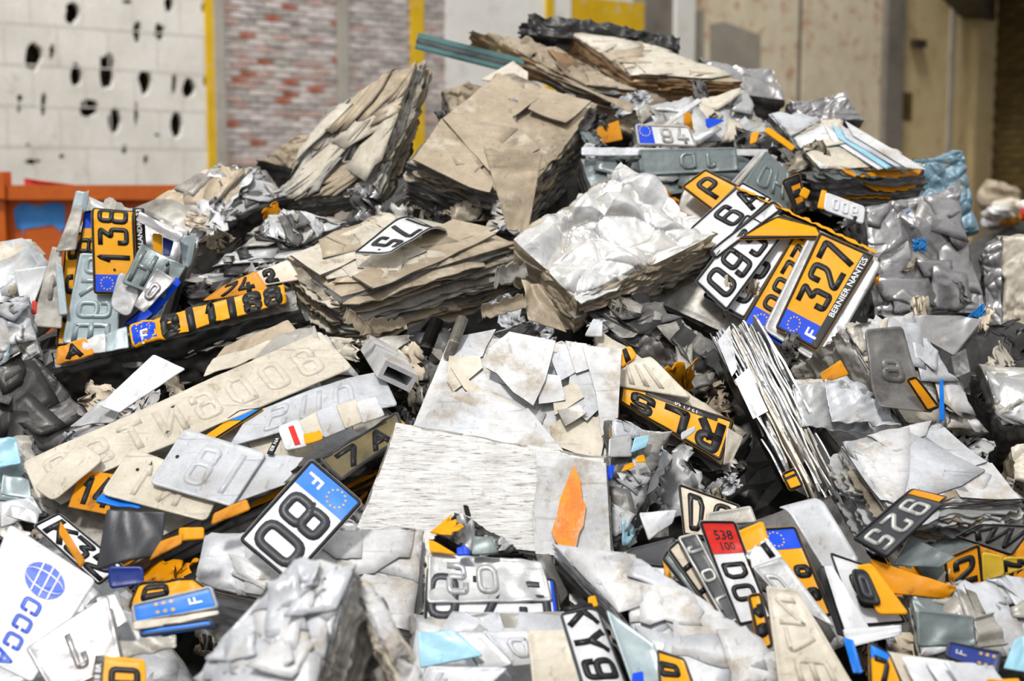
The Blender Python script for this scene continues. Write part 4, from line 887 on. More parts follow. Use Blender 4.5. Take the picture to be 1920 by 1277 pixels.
bale('botg', 'crushed_bale', 'narrow pale rim bale right of the blurred pale bale', [(640, 1066), (700, 1092), (812, 1300), (768, 1310)], -.37, (.2, -.7, .7), .03, 'rough', 'white', 'beige', 542, 70, sheets=8, sm=('white', 'beige'), size=(.03, .07), tilt=.01)
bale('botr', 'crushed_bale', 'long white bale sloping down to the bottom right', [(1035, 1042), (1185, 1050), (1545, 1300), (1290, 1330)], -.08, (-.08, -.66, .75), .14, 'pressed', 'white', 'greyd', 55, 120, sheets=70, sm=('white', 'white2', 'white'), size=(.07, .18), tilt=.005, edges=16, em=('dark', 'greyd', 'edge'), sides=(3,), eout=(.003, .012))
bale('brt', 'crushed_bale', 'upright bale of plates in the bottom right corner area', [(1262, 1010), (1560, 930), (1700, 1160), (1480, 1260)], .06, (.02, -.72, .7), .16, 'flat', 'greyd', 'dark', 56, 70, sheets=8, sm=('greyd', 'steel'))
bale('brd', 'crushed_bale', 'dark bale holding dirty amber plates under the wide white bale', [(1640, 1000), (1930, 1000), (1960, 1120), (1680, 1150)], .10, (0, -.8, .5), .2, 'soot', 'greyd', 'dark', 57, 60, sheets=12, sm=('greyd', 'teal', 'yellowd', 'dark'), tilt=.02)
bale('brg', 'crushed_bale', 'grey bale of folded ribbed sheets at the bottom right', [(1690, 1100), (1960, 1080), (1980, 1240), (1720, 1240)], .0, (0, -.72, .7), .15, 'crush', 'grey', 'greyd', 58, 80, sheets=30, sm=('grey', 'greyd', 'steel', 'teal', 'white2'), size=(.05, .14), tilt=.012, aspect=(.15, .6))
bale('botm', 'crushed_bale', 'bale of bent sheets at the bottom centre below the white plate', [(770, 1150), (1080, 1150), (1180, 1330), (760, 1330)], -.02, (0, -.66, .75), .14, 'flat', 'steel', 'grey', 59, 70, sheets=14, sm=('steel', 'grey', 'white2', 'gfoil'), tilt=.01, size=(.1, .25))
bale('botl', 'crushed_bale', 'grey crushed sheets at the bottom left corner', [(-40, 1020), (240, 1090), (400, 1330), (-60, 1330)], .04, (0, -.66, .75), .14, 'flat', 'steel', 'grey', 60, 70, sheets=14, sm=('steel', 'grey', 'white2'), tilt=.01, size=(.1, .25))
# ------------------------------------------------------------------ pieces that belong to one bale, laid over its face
def on_bale(key, name, poly, m, lift=.004, th=.003, label=None, bump=.0, curl=0.0):
    b = BALES[key]; pl = b.plane(lift); ta = nrm(b.A); tb = nrm(np.cross(b.n, ta))
    P3 = [pl.hit(*c) for c in poly]; o = P3[0]
    p2 = [(float(np.dot(p - o, ta)), float(np.dot(p - o, tb))) for p in P3]
    V, F = flat_poly(p2, 0, .014); k = len(V)
    c = V[:, :2].mean(0); rr = np.hypot(V[:, 0] - c[0], V[:, 1] - c[1]); z = bump * perlin(np.stack([V[:, 0] * 14, V[:, 1] * 14, V[:, 0] * 0 + len(BALES)], 1), 5) + curl * (rr / rr.max()) ** 3
    T = o + V[:, :1] * ta + V[:, 1:2] * tb + b.n * z[:, None]; Bt = T - b.n * th
    cnt = {}
    for f in F:
        for i in range(len(f)):
            e = (f[i], f[(i + 1) % len(f)]); cnt[e] = 1
    rim = [e for e in cnt if (e[1], e[0]) not in cnt]
    FF = F + [tuple(i + k for i in f[::-1]) for f in F] + [(e[0], e[0] + k, e[1] + k, e[1]) for e in rim]
    ob = obj(name, np.concatenate([T, Bt]), FF, M[m], b.root, mats=[M[m], M['greyd']], midx=[0 if i < len(FF) - len(rim) else 1 for i in range(len(FF))])  # dark rim material imitates shade around the laid piece
    if label: ob['label'] = label
    return ob
on_bale('brush', 'side_panel', [(1004, 846), (1136, 868), (1146, 1050), (1004, 1038), (998, 960), (1008, 900)], 'white', .010, .006, 'plain dirty white panel beside the scuffed one', .004)
on_bale('brush', 'reflector_lens', [(1076, 872), (1088, 900), (1092, 935), (1099, 950), (1094, 985), (1086, 1000), (1078, 1036), (1060, 1040), (1040, 1012), (1034, 996), (1044, 968), (1050, 935), (1064, 900)], 'amber', .016, .006, 'orange reflector lens pressed into the panel', .001)
on_bale('brush', 'scuffed_panel', [(742, 806), (1004, 846), (1008, 900), (998, 960), (1006, 1034), (672, 996)], 'brush', .007, .004, None, .002)
for i, (poly, m) in enumerate([
        ([(846, 628), (1165, 655), (1140, 870), (900, 838), (775, 800)], 'white'),
        ([(848, 632), (930, 618), (912, 650), (905, 668), (848, 690)], 'white2'), ([(842, 668), (900, 668), (905, 690), (850, 735), (838, 715)], 'beige'),
        ([(845, 690), (905, 730), (960, 755), (1010, 790), (940, 790), (870, 728)], 'beige'), ([(832, 735), (905, 735), (985, 770), (960, 800), (905, 795), (822, 815)], 'white'),
        ([(1075, 770), (1140, 790), (1125, 866), (1040, 835), (1030, 800)], 'beige'), ([(790, 792), (828, 738), (905, 770), (918, 795), (890, 836), (776, 802)], 'white2'),
        ([(905, 800), (925, 790), (932, 798), (990, 765), (1040, 825), (1060, 850), (1000, 845), (890, 835)], 'white'),
        ([(1070, 690), (1120, 690), (1130, 760), (1100, 790), (1062, 760)], 'white2'), ([(1035, 735), (1080, 715), (1095, 745), (1040, 780)], 'beige'), ([(1030, 665), (1075, 655), (1085, 695), (1050, 715)], 'white2'),
        ([(1012, 700), (1050, 705), (1060, 750), (1010, 758)], 'white'), ([(1060, 640), (1100, 645), (1110, 690), (1080, 700)], 'white'), ([(1045, 770), (1085, 760), (1100, 775), (1060, 800)], 'grey'),
        ([(915, 655), (955, 622), (1042, 640), (1022, 715), (1000, 762), (962, 735), (932, 700), (912, 690)], 'white'), ([(1092, 650), (1166, 655), (1158, 790), (1128, 820), (1118, 740)], 'white')]):
    on_bale('whc', 'pressed_sheet', poly, m, (.008 if i == 0 else .010 + .0015 * i), .003, None, .002, .002)
for poly, m in [([(774, 300), (828, 225), (925, 345), (918, 362), (880, 352)], 'tan'), ([(830, 222), (935, 140), (1010, 185), (960, 220), (1012, 280), (925, 330)], 'tan'), ([(1015, 165), (1108, 192), (1060, 232), (990, 205)], 'tan')]:
    on_bale('tan1', 'pressed_sheet', poly, m, .012, .004, None, .005, .004)
for poly, m in [([(545, 480), (730, 402), (760, 425), (700, 470), (600, 520)], 'beige'), ([(660, 520), (790, 450), (880, 425), (930, 440), (800, 500), (700, 545)], 'tan'), ([(760, 445), (850, 412), (930, 430), (850, 455)], 'tan')]:
    on_bale('tan75', 'pressed_sheet', poly, m, .010, .004, None, .004, .005)
for poly, m in [([(1600, 850), (1770, 805), (1850, 870), (1700, 900)], 'white2'), ([(1740, 840), (1860, 870), (1912, 940), (1800, 935)], 'white'), ([(1590, 860), (1690, 900), (1760, 905), (1730, 945), (1650, 940)], 'white2'), ([(1770, 885), (1800, 930), (1740, 950)], 'tan2')]:
    on_bale('rw', 'pressed_sheet', poly, m, .012, .003, None, .004, .006)

# ------------------------------------------------------------------ edge-on stack of thin sheets
def edge_stack():
    q = [(1336, 626), (1412, 600), (1612, 985), (1478, 905)]
    b = Bale(q, -.03, (-.25, -.80, .55), .12, 'flat', 77); BALES['stack'] = b
    b.root = r = thing('sheet_stack', 'long stack of thin white sheets seen edge-on, leaning down to the right', 'scrap bale', b.center, 'crushed bales of the scrap heap')
    V, F, mi = b.mesh(30, 30, 10); obj('crushed_body', V - b.n * .02, F, None, r, smooth=True, mats=[M['greyd'], M['dark']], midx=mi)
    rng = random.Random(9); P0, P1, P2, P3 = b.P
    L = lambda a, c: (P0 * (1 - a) + P3 * a) * (1 - c) + (P1 * (1 - a) + P2 * a) * c
    for k in range(92):
        c0 = (k + rng.uniform(-.8, .8)) / 91; a0 = rng.choice((rng.uniform(-.01, .1), rng.uniform(.05, .75))); a1 = min(1.03, a0 + rng.uniform(.18, .7)); n = 16
        hi = rng.uniform(.002, .03); tilt = rng.uniform(-.012, .012); V = []; th = .0009 + .0011 * rng.random()
        dr = rng.uniform(-.06, .06)
        for i in range(n + 1):
            f = i / n; a = a0 + (a1 - a0) * f; c = min(1.02, max(-.02, c0 + dr * f + .06 * perlin(np.array([[a * 6, k * .31, .4]]), 3)[0]))
            p = L(a, c); sd = nrm(P1 - P0); h = hi * min(1, 6 * f + .4, 6 * (1 - f) + .4) + .004 * perlin(np.array([[a * 14, k * 5.3, 2.2]]), 4)[0]
            V += [p - b.n * .035 - sd * th, p + b.n * h + sd * (tilt - th), p + b.n * h + sd * (tilt + th), p - b.n * .035 + sd * th]
        F = []
        for i in range(n):
            for j in range(3): F.append((i * 4 + j, i * 4 + j + 1, i * 4 + 5 + j, i * 4 + 4 + j))
        F += [(0, 3, 2, 1), (n * 4, n * 4 + 1, n * 4 + 2, n * 4 + 3)]
        obj('stacked_sheet', V, F, M[rng.choices(('white', 'pwhite', 'beige', 'white2', 'steel', 'greyd', 'yellowd', 'grey'), (5, 3, 5, 4, 3, 2, .6, 4))[0]], r)
    for poly, m in [([(1345, 640), (1368, 610), (1382, 690), (1372, 705)], 'white2'), ([(1378, 712), (1402, 690), (1440, 770), (1412, 785)], 'pwhite')]:
        on_bale('stack', 'bent_sheet', poly, m, .03, .003, None, .004)
edge_stack()

# ------------------------------------------------------------------ licence plates and plate backs: corners given as text bottom-left, bottom-right, top-right, top-left
# fan of plates at the left
U = dict(on='b138')
plate('amber plate reading 138 upright on the left fan of plates', [(258, 551), (251, 389), (170, 382), (175, 551)], .225, .11, text='138', x0=.091, pitch=.0545, band='l', bw=.048, F_=False, lift=.075, holes=((.060, .055),), bend=(('x', .85, -.02),), **U)
plate('black dealer strip lettered in white beside the amber 138 plate', [(276, 500), (270, 390), (248, 390), (255, 500)], .145, .028, 'black', lift=.062, border=None, r=.002, small=(('MALANDRE 33', .085, .013, .0175, 'print'),), **U)
plate('amber plate with blue end tucked left of the 138 plate', [(192, 545), (186, 392), (158, 396), (136, 540)], .22, .07, 'yellow', band='r', bw=.05, stars=False, F_=False, lift=.045, text='8', x0=.12, **U)
plate('amber plate with a dark C at the far left of the fan', [(172, 645), (162, 432), (124, 440), (104, 650)], .26, .09, 'yellow', lift=.030, text='1CP', x0=.06, pitch=.08, ch=.066, **U)
plate('pale blue grey plate back embossed K9E below the 138 plate', [(220, 645), (232, 478), (150, 474), (116, 645)], .225, .11, 'pale', back=True, text='E9KP', x0=.03, pitch=.055, ch=.078, lift=.060, **U)
sheet('dark grey green plate back folded over the 138 plate corner', [(229, 531), (312, 562), (349, 500), (266, 456)], .12, .10, 'teal', back=True, text='H1', x0=.03, pitch=.05, lift=.10, **U)
sheet('narrow grey plate end on top of the grey green plate back', [(250, 573), (270, 588), (329, 524), (294, 502)], .05, .11, 'gfoil', back=True, text='0', x0=.025, ch=.05, cw=.03, lift=.118, **U)
sheet('rounded grey plate end below the folded grey green back', [(204, 576), (242, 597), (264, 545), (226, 503)], .06, .09, 'steel', r=.02, lift=.088, **U)
sheet('glossy blue strip right of the narrow grey plate end', [(276, 578), (290, 592), (340, 530), (331, 519)], .03, .10, 'band', lift=.10, **U)
plate('blue band with stars lying above the long amber topped bale', [(228, 608), (258, 616), (308, 574), (290, 558)], .05, .11, 'band', lift=.07, border='black', **U)
sheet('short amber strip standing right of the dealer strip', [(287, 478), (304, 480), (304, 440), (286, 438)], .02, .05, 'yellow', lift=.07, **U)
sheet('short blue strip standing beside the amber strip', [(306, 478), (318, 480), (326, 452), (305, 444)], .02, .05, 'navy', lift=.065, **U)
sheet('shiny grey rolled edge above the left fan of plates', [(258, 420), (336, 460), (346, 440), (260, 394)], .12, .035, 'gfoil', lift=.075, bend=(('y', -1, .02),), **U)
sheet('pale blue curled sheet at the right of the left fan', [(344, 505), (364, 500), (373, 446), (335, 440)], .035, .08, 'pale', lift=.055, bend=(('x', .3, .03),), **U)
sheet('thin black strip slanting at the right end of the fan', [(318, 590), (328, 590), (352, 500), (344, 498)], .012, .11, 'black', lift=.06, **U)
sheet('pale folded plate end at the top of the left fan', [(132, 400), (166, 402), (171, 362), (142, 357)], .04, .05, 'pale', lift=.05, bend=(('x', .5, .02),), **U)
sheet('beige folded strip leaning at the left side of the fan', [(104, 472), (142, 468), (156, 390), (138, 384)], .04, .11, 'grey', lift=.06, **U)
sheet('long grey plate back at the left side of the fan', [(58, 612), (116, 616), (116, 466), (98, 462)], .06, .16, 'grey', back=True, text='1', lift=.05, ch=.05, x0=.03, **U)
sheet('pale blue sliver between amber plate and grey back', [(110, 592), (127, 590), (117, 500), (103, 488)], .02, .11, 'pale', lift=.072, **U)
sheet('white triangular sheet left of the fan of plates', [(40, 572), (62, 574), (90, 498), (25, 507)], .05, .08, 'pwhite', d=-.03, n=(.1, -.9, .4))
sheet('small red plastic chip at the white knotted bale', [(58, 588), (68, 590), (70, 566), (60, 562)], .012, .025, 'redb', d=-.10, n=(.2, -.9, .3), name='plastic_chip', cat='plastic scrap', group=None)

# plates crushed along the long black sided bale
U = dict(on='dside')
plate('long dented amber plate with blue F end capping the black sided bale', [(249, 652), (538, 566), (532, 533), (241, 609)], .36, .055, 'yellow', band='l', bw=.058, border=None, lift=.016, text='GI1IS8', x0=.09, pitch=.048, ch=.060, cw=.044, sw=.018, crum=.010, cs=14, **U)
sheet('pale crumpled plate end left of the blue F end', [(198, 660), (242, 652), (238, 612), (196, 625)], .06, .05, 'pale', lift=.016, crum=.007, **U)
sheet('white creased scrap on the left of the black sided bale', [(150, 668), (200, 660), (198, 626), (158, 636)], .06, .05, 'white', lift=.014, crum=.008, **U)
plate('crumpled amber plate end at the left tip of the black sided bale', [(104, 684), (178, 664), (160, 632), (106, 652)], .09, .05, 'yellowd', lift=.018, text='A', x0=.045, ch=.04, cw=.04, border=None, crum=.006, **U)
plate('amber plate scrap with black figures above the long amber plate', [(378, 565), (505, 545), (480, 508), (418, 536)], .15, .06, 'yellowd', d=-.02, n=(0, -.75, .66), text='74', x0=.05, pitch=.05, ch=.05, border=None)
plate('cream plate scrap with a black 2 beside the tan 75 bale', [(487, 537), (565, 524), (541, 486), (478, 511)], .09, .05, 'cream', d=-.02, n=(0, -.75, .66), text='2', x0=.03, ch=.044, cw=.03, border=None)
sheet('loose white sheet lying across the black hollow', [(186, 760), (224, 774), (348, 692), (288, 664)], .06, .17, 'pwhite', d=-.07, n=(.1, -.7, .7), crum=.003)
sheet('grey torn sheet end under the loose white sheet', [(130, 800), (215, 790), (240, 755), (190, 750)], .1, .07, 'steel', d=-.03, n=(.1, -.6, .8))
for i, (q, c) in enumerate([([(390, 690), (560, 625), (540, 600), (420, 650)], 'tan'), ([(380, 705), (575, 640), (585, 615), (400, 672)], 'beige'), ([(440, 712), (600, 640), (590, 612), (520, 625)], 'grey')]):
    sheet(('dusty tan strip, topmost of the strips above the long tan plate', 'beige strip in the middle of the strips above the long tan plate', 'grey strip lowest of the strips above the long tan plate')[i], q, .2, .05, c, d=-.05 - .01 * i, n=(0, -.6, .8), crum=.005)

# the big left bale
U = dict(on='bigl')
plate('long tan plate back with embossed figures across the big left bale', [(72, 937), (662, 690), (600, 620), (42, 866)], .52, .11, 'beige', back=True, text='29TN6D08', x0=.045, pitch=.060, ch=.07, cw=.042, lift=.032, crum=.002, **U)
plate('curved white plate back below the long tan plate', [(428, 838), (745, 745), (715, 680), (468, 775)], .32, .11, 'white2', back=True, text='5U0', x0=.08, pitch=.07, lift=.026, bend=(('x', .4, -.02),), **U)
plate('amber plate corner with sky blue band under the curved white plate', [(372, 822), (398, 828), (498, 764), (448, 770)], .05, .12, 'yellow', lift=.030, extra=(('eu_band', [(.004, .075), (.046, .075), (.046, .116), (.004, .116)], 'bandp', .001),), **U)
plate('pale plate back with a raised 8 lying on the big left bale', [(280, 906), (434, 950), (500, 850), (345, 803)], .17, .115, 'white2', back=True, text='8I', x0=.075, pitch=.06, ch=.08, lift=.056, holes=((.02, .06),), rim=.002, **U)
plate('torn pale plate piece beside the raised 8', [(424, 948), (535, 908), (570, 858), (500, 850)], .12, .08, 'white2', lift=.050, back=True, jag='r', **U)
plate('cream plate back with rounded corner under the raised 8', [(188, 926), (386, 978), (424, 902), (245, 840)], .22, .11, 'beige', back=True, text='1K', x0=.06, pitch=.07, lift=.046, r=.014, holes=((.04, .07),), **U)
plate('small rounded beige plate end at the left corner of the big bale', [(62, 914), (100, 940), (196, 860), (150, 828)], .06, .14, 'beige', back=True, lift=.05, r=.014, **U)
plate('scuffed amber and black plate below the cream plate back', [(128, 950), (205, 965), (235, 892), (152, 880)], .10, .08, 'yellowd', lift=.036, text='14', x0=.03, pitch=.04, ch=.06, border=None, jag='r', **U)
sheet('blue scrap of band under the cream plate back', [(178, 940), (262, 955), (272, 938), (190, 924)], .08, .02, 'bandp', lift=.040, **U)
plate('dark olive plate with black figures at the right end of the big bale', [(640, 902), (762, 815), (746, 770), (597, 862)], .18, .07, 'olive', lift=.040, text='7A', x0=.05, pitch=.07, ch=.05, tc='black', crum=.004, border='slate', **U)
for i, (q, c) in enumerate([([(575, 832), (615, 815), (595, 770), (560, 790)], 'beige'), ([(608, 820), (655, 800), (632, 752), (592, 772)], 'white2'), ([(648, 805), (685, 790), (668, 748), (630, 760)], 'beige'), ([(680, 795), (722, 780), (705, 745), (668, 755)], 'white')]):
    sheet(('first beige flap of the stepped row on the big left bale', 'white flap second in the stepped row on the big left bale', 'tan flap third in the stepped row on the big left bale', 'last white flap of the stepped row on the big left bale')[i], q, .045, .055, c, lift=.046 + .003 * i, **U)
plate('white plate scrap with a red strip on the big left bale', [(535, 845), (580, 835), (560, 785), (520, 800)], .05, .06, 'pwhite', lift=.052, border=None, extra=(('red_strip', [(.022, .006), (.034, .006), (.034, .05), (.022, .05)], 'red', .001),), **U)
sheet('amber scrap with a torn corner beside the red strip', [(572, 832), (606, 822), (600, 806), (568, 812)], .04, .02, 'yellow', lift=.066, **U)
plate('black strip with white letters below the curved white plate', [(500, 850), (512, 853), (528, 820), (518, 815)], .016, .05, 'black', lift=.056, border=None, r=.002, small=(('IER NA', .008, .025, .012, 'print', math.pi / 2),), **U)
plate('white plate reading 80 with sky blue F end in front of the big bale', [(584, 858), (446, 1012), (543, 1094), (682, 942)], .185, .112, 'pwhite', d=-.20, n=(-.02, -.72, .69), lift=0, text='80', x0=.084, pitch=.062, ch=.086, cw=.056, sw=.0165, tc='slate', band='l', bw=.050, bc='bandp', rise=.003, holes=((.058, .055),))
plate('white plate with black figures behind the ink lettered sheet', [(60, 985), (185, 1100), (235, 1062), (110, 960)], .17, .08, 'pwhite', d=-.06, n=(.0, -.7, .7), text='K32', x0=.04, pitch=.05, ch=.06)
sheet('black dented plate folded over the front of the big bale', [(180, 1070), (300, 1040), (310, 960), (200, 955)], .12, .09, 'slate', d=-.165, n=(-.05, -.85, .5), crum=.008)
plate('blue band scrap hanging at the front of the big bale', [(205, 1105), (270, 1095), (268, 1062), (202, 1062)], .07, .04, 'navy', d=-.14, n=(-.05, -.9, .4), border=None)
for i, q in enumerate([[(110, 1000), (150, 1065), (160, 1052), (112, 975)], [(335, 1015), (382, 1010), (382, 988), (335, 990)], [(278, 1052), (340, 1020), (344, 1000), (300, 1015)], [(395, 985), (470, 955), (462, 935), (400, 962)]]):
    sheet(('amber sliver down the left front of the big bale', 'square amber tab on the front of the big bale', 'amber fold low on the front of the big bale', 'amber strip under the right front edge of the big bale')[i], q, .06, .02, 'yellowd' if i != 1 else 'yellow', d=-.20 + .02 * (i == 0), n=(0, -.85, .5), crum=.004)

# the tan 75 bale and the flaps
plate('white plate reading 175 lying bent on the tan bale', [(777, 383), (662, 475), (734, 478), (842, 412)], .21, .105, 'pwhite', on='tan75', lift=.042, text='175', x0=.045, pitch=.056, ch=.074, cw=.042, holes=((.19, .055),), bend=(('x', -.4, -.035), ('y', .55, .006)))
sheet('tan flap folded down over the front of the large tan bale', [(952, 432), (990, 436), (1018, 282), (905, 272)], .10, .20, 'tan', d=-.13, n=(.04, -.95, .3), crum=.004, group=None, jag='tb')
sheet('tan foil flap hanging between the corrugated bale and the foil bale', [(990, 600), (1065, 622), (1018, 540), (978, 520)], .09, .11, 'tan', d=-.09, n=(.2, -.85, .5), crum=.012, group=None)
sheet('thin brown slab poking out under the summit bales', [(1095, 165), (1180, 210), (1192, 198), (965, 118)], .32, .05, 'tan2', d=.10, n=(.05, -.55, .83), crum=.004, group=None)
sheet('cream torn sheet under the end of the green bar', [(900, 150), (990, 160), (990, 135), (962, 115)], .09, .05, 'beige', d=.14, n=(0, -.8, .6), group=None)

# fan of upright plates right of the foil bale
U = dict(on='fan')
plate('amber plate reading 327 at the front of the right hand fan', [(1531, 658), (1640, 479), (1537, 433), (1453, 615)], .222, .118, text='327', x0=.092, pitch=.049, ch=.074, cw=.041, cy=.066, band='l', bw=.046, lift=.062, extra=(('dealer_strip', [(.004, .003), (.218, .003), (.218, .021), (.004, .021)], 'black', .0012),), small=(('BERNIER NANTES', .140, .012, .0175, 'print'),), r=.006, **U)
plate('grey rounded plate back behind the amber 327 plate', [(1545, 690), (1655, 492), (1524, 425), (1430, 618)], .24, .13, 'steel', lift=.052, back=True, r=.012, rim=.002, **U)
plate('lower grey plate back showing below the 327 plate', [(1528, 712), (1645, 515), (1560, 470), (1446, 670)], .25, .12, 'grey', lift=.036, back=True, r=.012, rim=.002, **U)
plate('amber plate reading 0273 half hidden behind the 327 plate', [(1468, 657), (1575, 462), (1496, 426), (1390, 607)], .235, .11, text='02737', x0=.068, pitch=.040, ch=.076, cw=.034, sw=.010, band='l', bw=.046, F_=False, lift=.044, **U)
plate('white plate reading 093 between the foil bale and the amber plates', [(1362, 585), (1470, 440), (1400, 400), (1302, 528)], .20, .105, 'pwhite', text='093', x0=.04, pitch=.054, ch=.076, cw=.045, lift=.048, **U)
plate('white plate with an 8 below the 093 plate', [(1396, 600), (1500, 430), (1420, 420), (1316, 556)], .22, .10, 'pwhite', text='88', x0=.05, pitch=.06, lift=.030, **U)
plate('amber plate with a black P at the top left of the right hand fan', [(1338, 398), (1386, 348), (1322, 316), (1276, 350)], .085, .10, 'yellow', text='P', x0=.048, ch=.066, cw=.045, lift=.040, **U)
plate('white plate reading 61 below the amber P plate', [(1340, 472), (1450, 372), (1392, 340), (1280, 440)], .19, .10, 'pwhite', text=' 6A', x0=.035, pitch=.062, ch=.072, lift=.046, **U)
plate('amber plate folded over the top edge of the right hand fan', [(1378, 450), (1545, 446), (1530, 420), (1468, 396)], .17, .045, 'yellow', lift=.058, bend=(('y', .3, -.012),), **U)
sheet('crushed amber rim along the top edge of the right hand fan', [(1380, 358), (1644, 482), (1642, 468), (1385, 346)], .34, .02, 'yellow', on='fan', lift=.045, crum=.004, jag='tb', bend=(('y', -1, .012),))
plate('white plate edge bordered in black behind the P plate', [(1340, 488), (1470, 392), (1450, 374), (1330, 470)], .16, .03, 'steel', lift=.050, **U)
# grey green nest above it
U = dict(on='gg')
plate('grey green plate back with embossed figures above the amber P plate', [(1388, 352), (1484, 398), (1478, 322), (1436, 282)], .15, .12, 'teal', d=-.05, n=(.2, -.85, .5), lift=0, back=True, text='0H', x0=.05, pitch=.055, ch=.07)
plate('long grey green plate back at the rear of the nest', [(1200, 330), (1385, 320), (1380, 276), (1196, 280)], .26, .10, 'teal', d=-.0, n=(.0, -.92, .4), lift=0, back=True, text='DJ', x0=.13, pitch=.06, ch=.07)
for i in range(5):
    sheet(('first', 'second', 'third', 'fourth', 'fifth')[i] + ' nested plate edge beside the embossed grey green back', [(1368 + 7 * i, 345 + i), (1378 + 7 * i, 350 + i), (1436 + 6 * i, 290 + i), (1422 + 6 * i, 285 + i)], .02, .10, ('steel', 'beige', 'teal', 'white2', 'steel')[i], d=-.02 - .006 * i, n=(.2, -.85, .5))
sheet('white and black plate rim along the back of the grey green nest', [(1090, 292), (1440, 292), (1440, 280), (1090, 276)], .42, .02, 'white2', d=.01, n=(0, -.8, .6), crum=.004)
plate('black plate scrap with amber blocks at the end of the grey green nest', [(1492, 404), (1512, 394), (1500, 323), (1464, 338)], .06, .09, 'yellowd', d=-.03, n=(.1, -.92, .35), text='E', x0=.03, ch=.08, cw=.05, sw=.018)
sheet('small amber square beside the black and amber scrap', [(1498, 366), (1512, 374), (1520, 358), (1506, 350)], .02, .02, 'yellow', d=-.06, n=(.1, -.92, .35))
plate('small white plate back reading 600 under the right shoulder', [(1544, 393), (1619, 421), (1623, 388), (1548, 360)], .10, .05, 'pwhite', d=-.0, n=(.1, -.85, .5), back=True, text='009', x0=.028, pitch=.023, ch=.032, cw=.018, sw=.006)
sheet('amber and black end left of the small white plate back', [(1532, 390), (1546, 394), (1550, 360), (1540, 356)], .02, .045, 'yellow', d=.0, n=(.1, -.85, .5))
# mixed plates at the upper right
plate('white plate with blue end and grey figures below the summit', [(1196, 273), (1308, 276), (1292, 236), (1190, 232)], .15, .06, 'pwhite', d=.0, n=(0, -.85, .5), text='94', x0=.08, pitch=.04, ch=.044, cw=.03, sw=.008, tc='grey', band='l', bw=.045, F_=False, border='grey')
sheet('narrow white bar slanting above the blue ended plate', [(1222, 248), (1232, 250), (1318, 188), (1308, 184)], .015, .14, 'white', d=-.03, n=(0, -.8, .6))
sheet('small blue scrap on the mixed bale below the summit', [(1324, 236), (1330, 240), (1360, 224), (1322, 222)], .04, .02, 'band', d=-.03, n=(0, -.8, .6))
sheet('amber scrap upright on the mixed bale below the summit', [(1282, 240), (1300, 244), (1296, 212), (1282, 210)], .025, .045, 'yellowd', d=.02, n=(0, -.9, .4))
sheet('amber scrap in the shade left of the blue ended plate', [(1118, 272), (1168, 262), (1160, 225), (1120, 240)], .07, .05, 'yellowd', d=.16, n=(0, -.9, .4))
sheet('amber sliver upright at the right of the mixed bale', [(1405, 272), (1418, 268), (1424, 248), (1408, 250)], .02, .03, 'yellow', d=-.0, n=(0, -.9, .4))
sheet('curved amber strip along the right shoulder bale', [(1432, 246), (1484, 284), (1492, 276), (1440, 238)], .08, .015, 'yellow', d=-.01, n=(.1, -.85, .5))
for i, (q, c) in enumerate([([(1560, 262), (1648, 318), (1660, 314), (1545, 234)], 'pwhite'), ([(1572, 258), (1662, 316), (1676, 312), (1560, 232)], 'aqua'), ([(1586, 258), (1680, 314), (1694, 311), (1574, 232)], 'white2'), ([(1600, 254), (1700, 314), (1738, 318), (1584, 226)], 'white')]):
    sheet(('first narrow white slat', 'pale blue slat', 'grey white slat', 'broad white sheet')[i] + ' sloping over the right shoulder bale', q, .05, .17, c, on='rtop', lift=.012 + .004 * i, crum=.002)
sheet('blue dented panel in front of the vivid blue scraps', [(1690, 420), (1740, 430), (1735, 400), (1700, 392)], .06, .04, 'vivid', jag='lrtb', d=-.02, n=(.1, -.92, .35), crum=.01)
sheet('vivid blue scrap on the dull foil bale', [(1712, 474), (1738, 472), (1738, 445), (1708, 448)], .03, .035, 'vivid', jag='lrtb', d=-.035, n=(.1, -.92, .35), crum=.006)
sheet('vivid blue shred at the right of the dull foil bale', [(1800, 612), (1850, 590), (1845, 565), (1815, 590)], .05, .03, 'vivid', jag='lrtb', d=-.04, n=(.1, -.92, .35), crum=.01)
sheet('flat grey flap at the foot of the dull foil bale', [(1790, 668), (1842, 600), (1800, 592), (1652, 590)], .14, .09, 'gfoil', d=-.05, n=(.0, -.85, .5), crum=.003)
# right middle
sheet('curved dark grey plate back hanging on the white folded bale', [(1638, 772), (1742, 784), (1692, 612), (1622, 617)], .08, .18, 'greyd', d=-.10, n=(.1, -.9, .45), back=True, text='8', x0=.04, ch=.05, cw=.04, bend=(('y', -.4, .03),), r=.01, rim=.002)
plate('burnt orange plate end beside the curved dark grey plate', [(1738, 774), (1764, 764), (1717, 704), (1697, 710)], .035, .085, 'yellowd', d=-.10, n=(.2, -.9, .4))
sheet('orange brown plate end under the grey plate backs', [(1545, 718), (1592, 702), (1576, 674), (1538, 700)], .06, .04, 'yellowd', d=-.05, n=(0, -.85, .5))
sheet('sky blue sliver on the white folded bale', [(1762, 790), (1772, 788), (1768, 710), (1762, 712)], .01, .08, 'bandp', d=-.11, n=(.2, -.9, .4))
for i, q in enumerate([[(1500, 800), (1640, 815), (1585, 715), (1484, 722)], [(1560, 790), (1690, 800), (1640, 745), (1545, 712)]]):
    sheet(('corrugated crumpled sheet beside the edge-on stack', 'second corrugated sheet right of the first beside the edge-on stack')[i], q, .15, .10, ('steel', 'white2')[i], d=-.03 - .02 * i, n=(.1, -.72, .68), crum=.01, bend=(('e', 60, .0025, 'w'),))
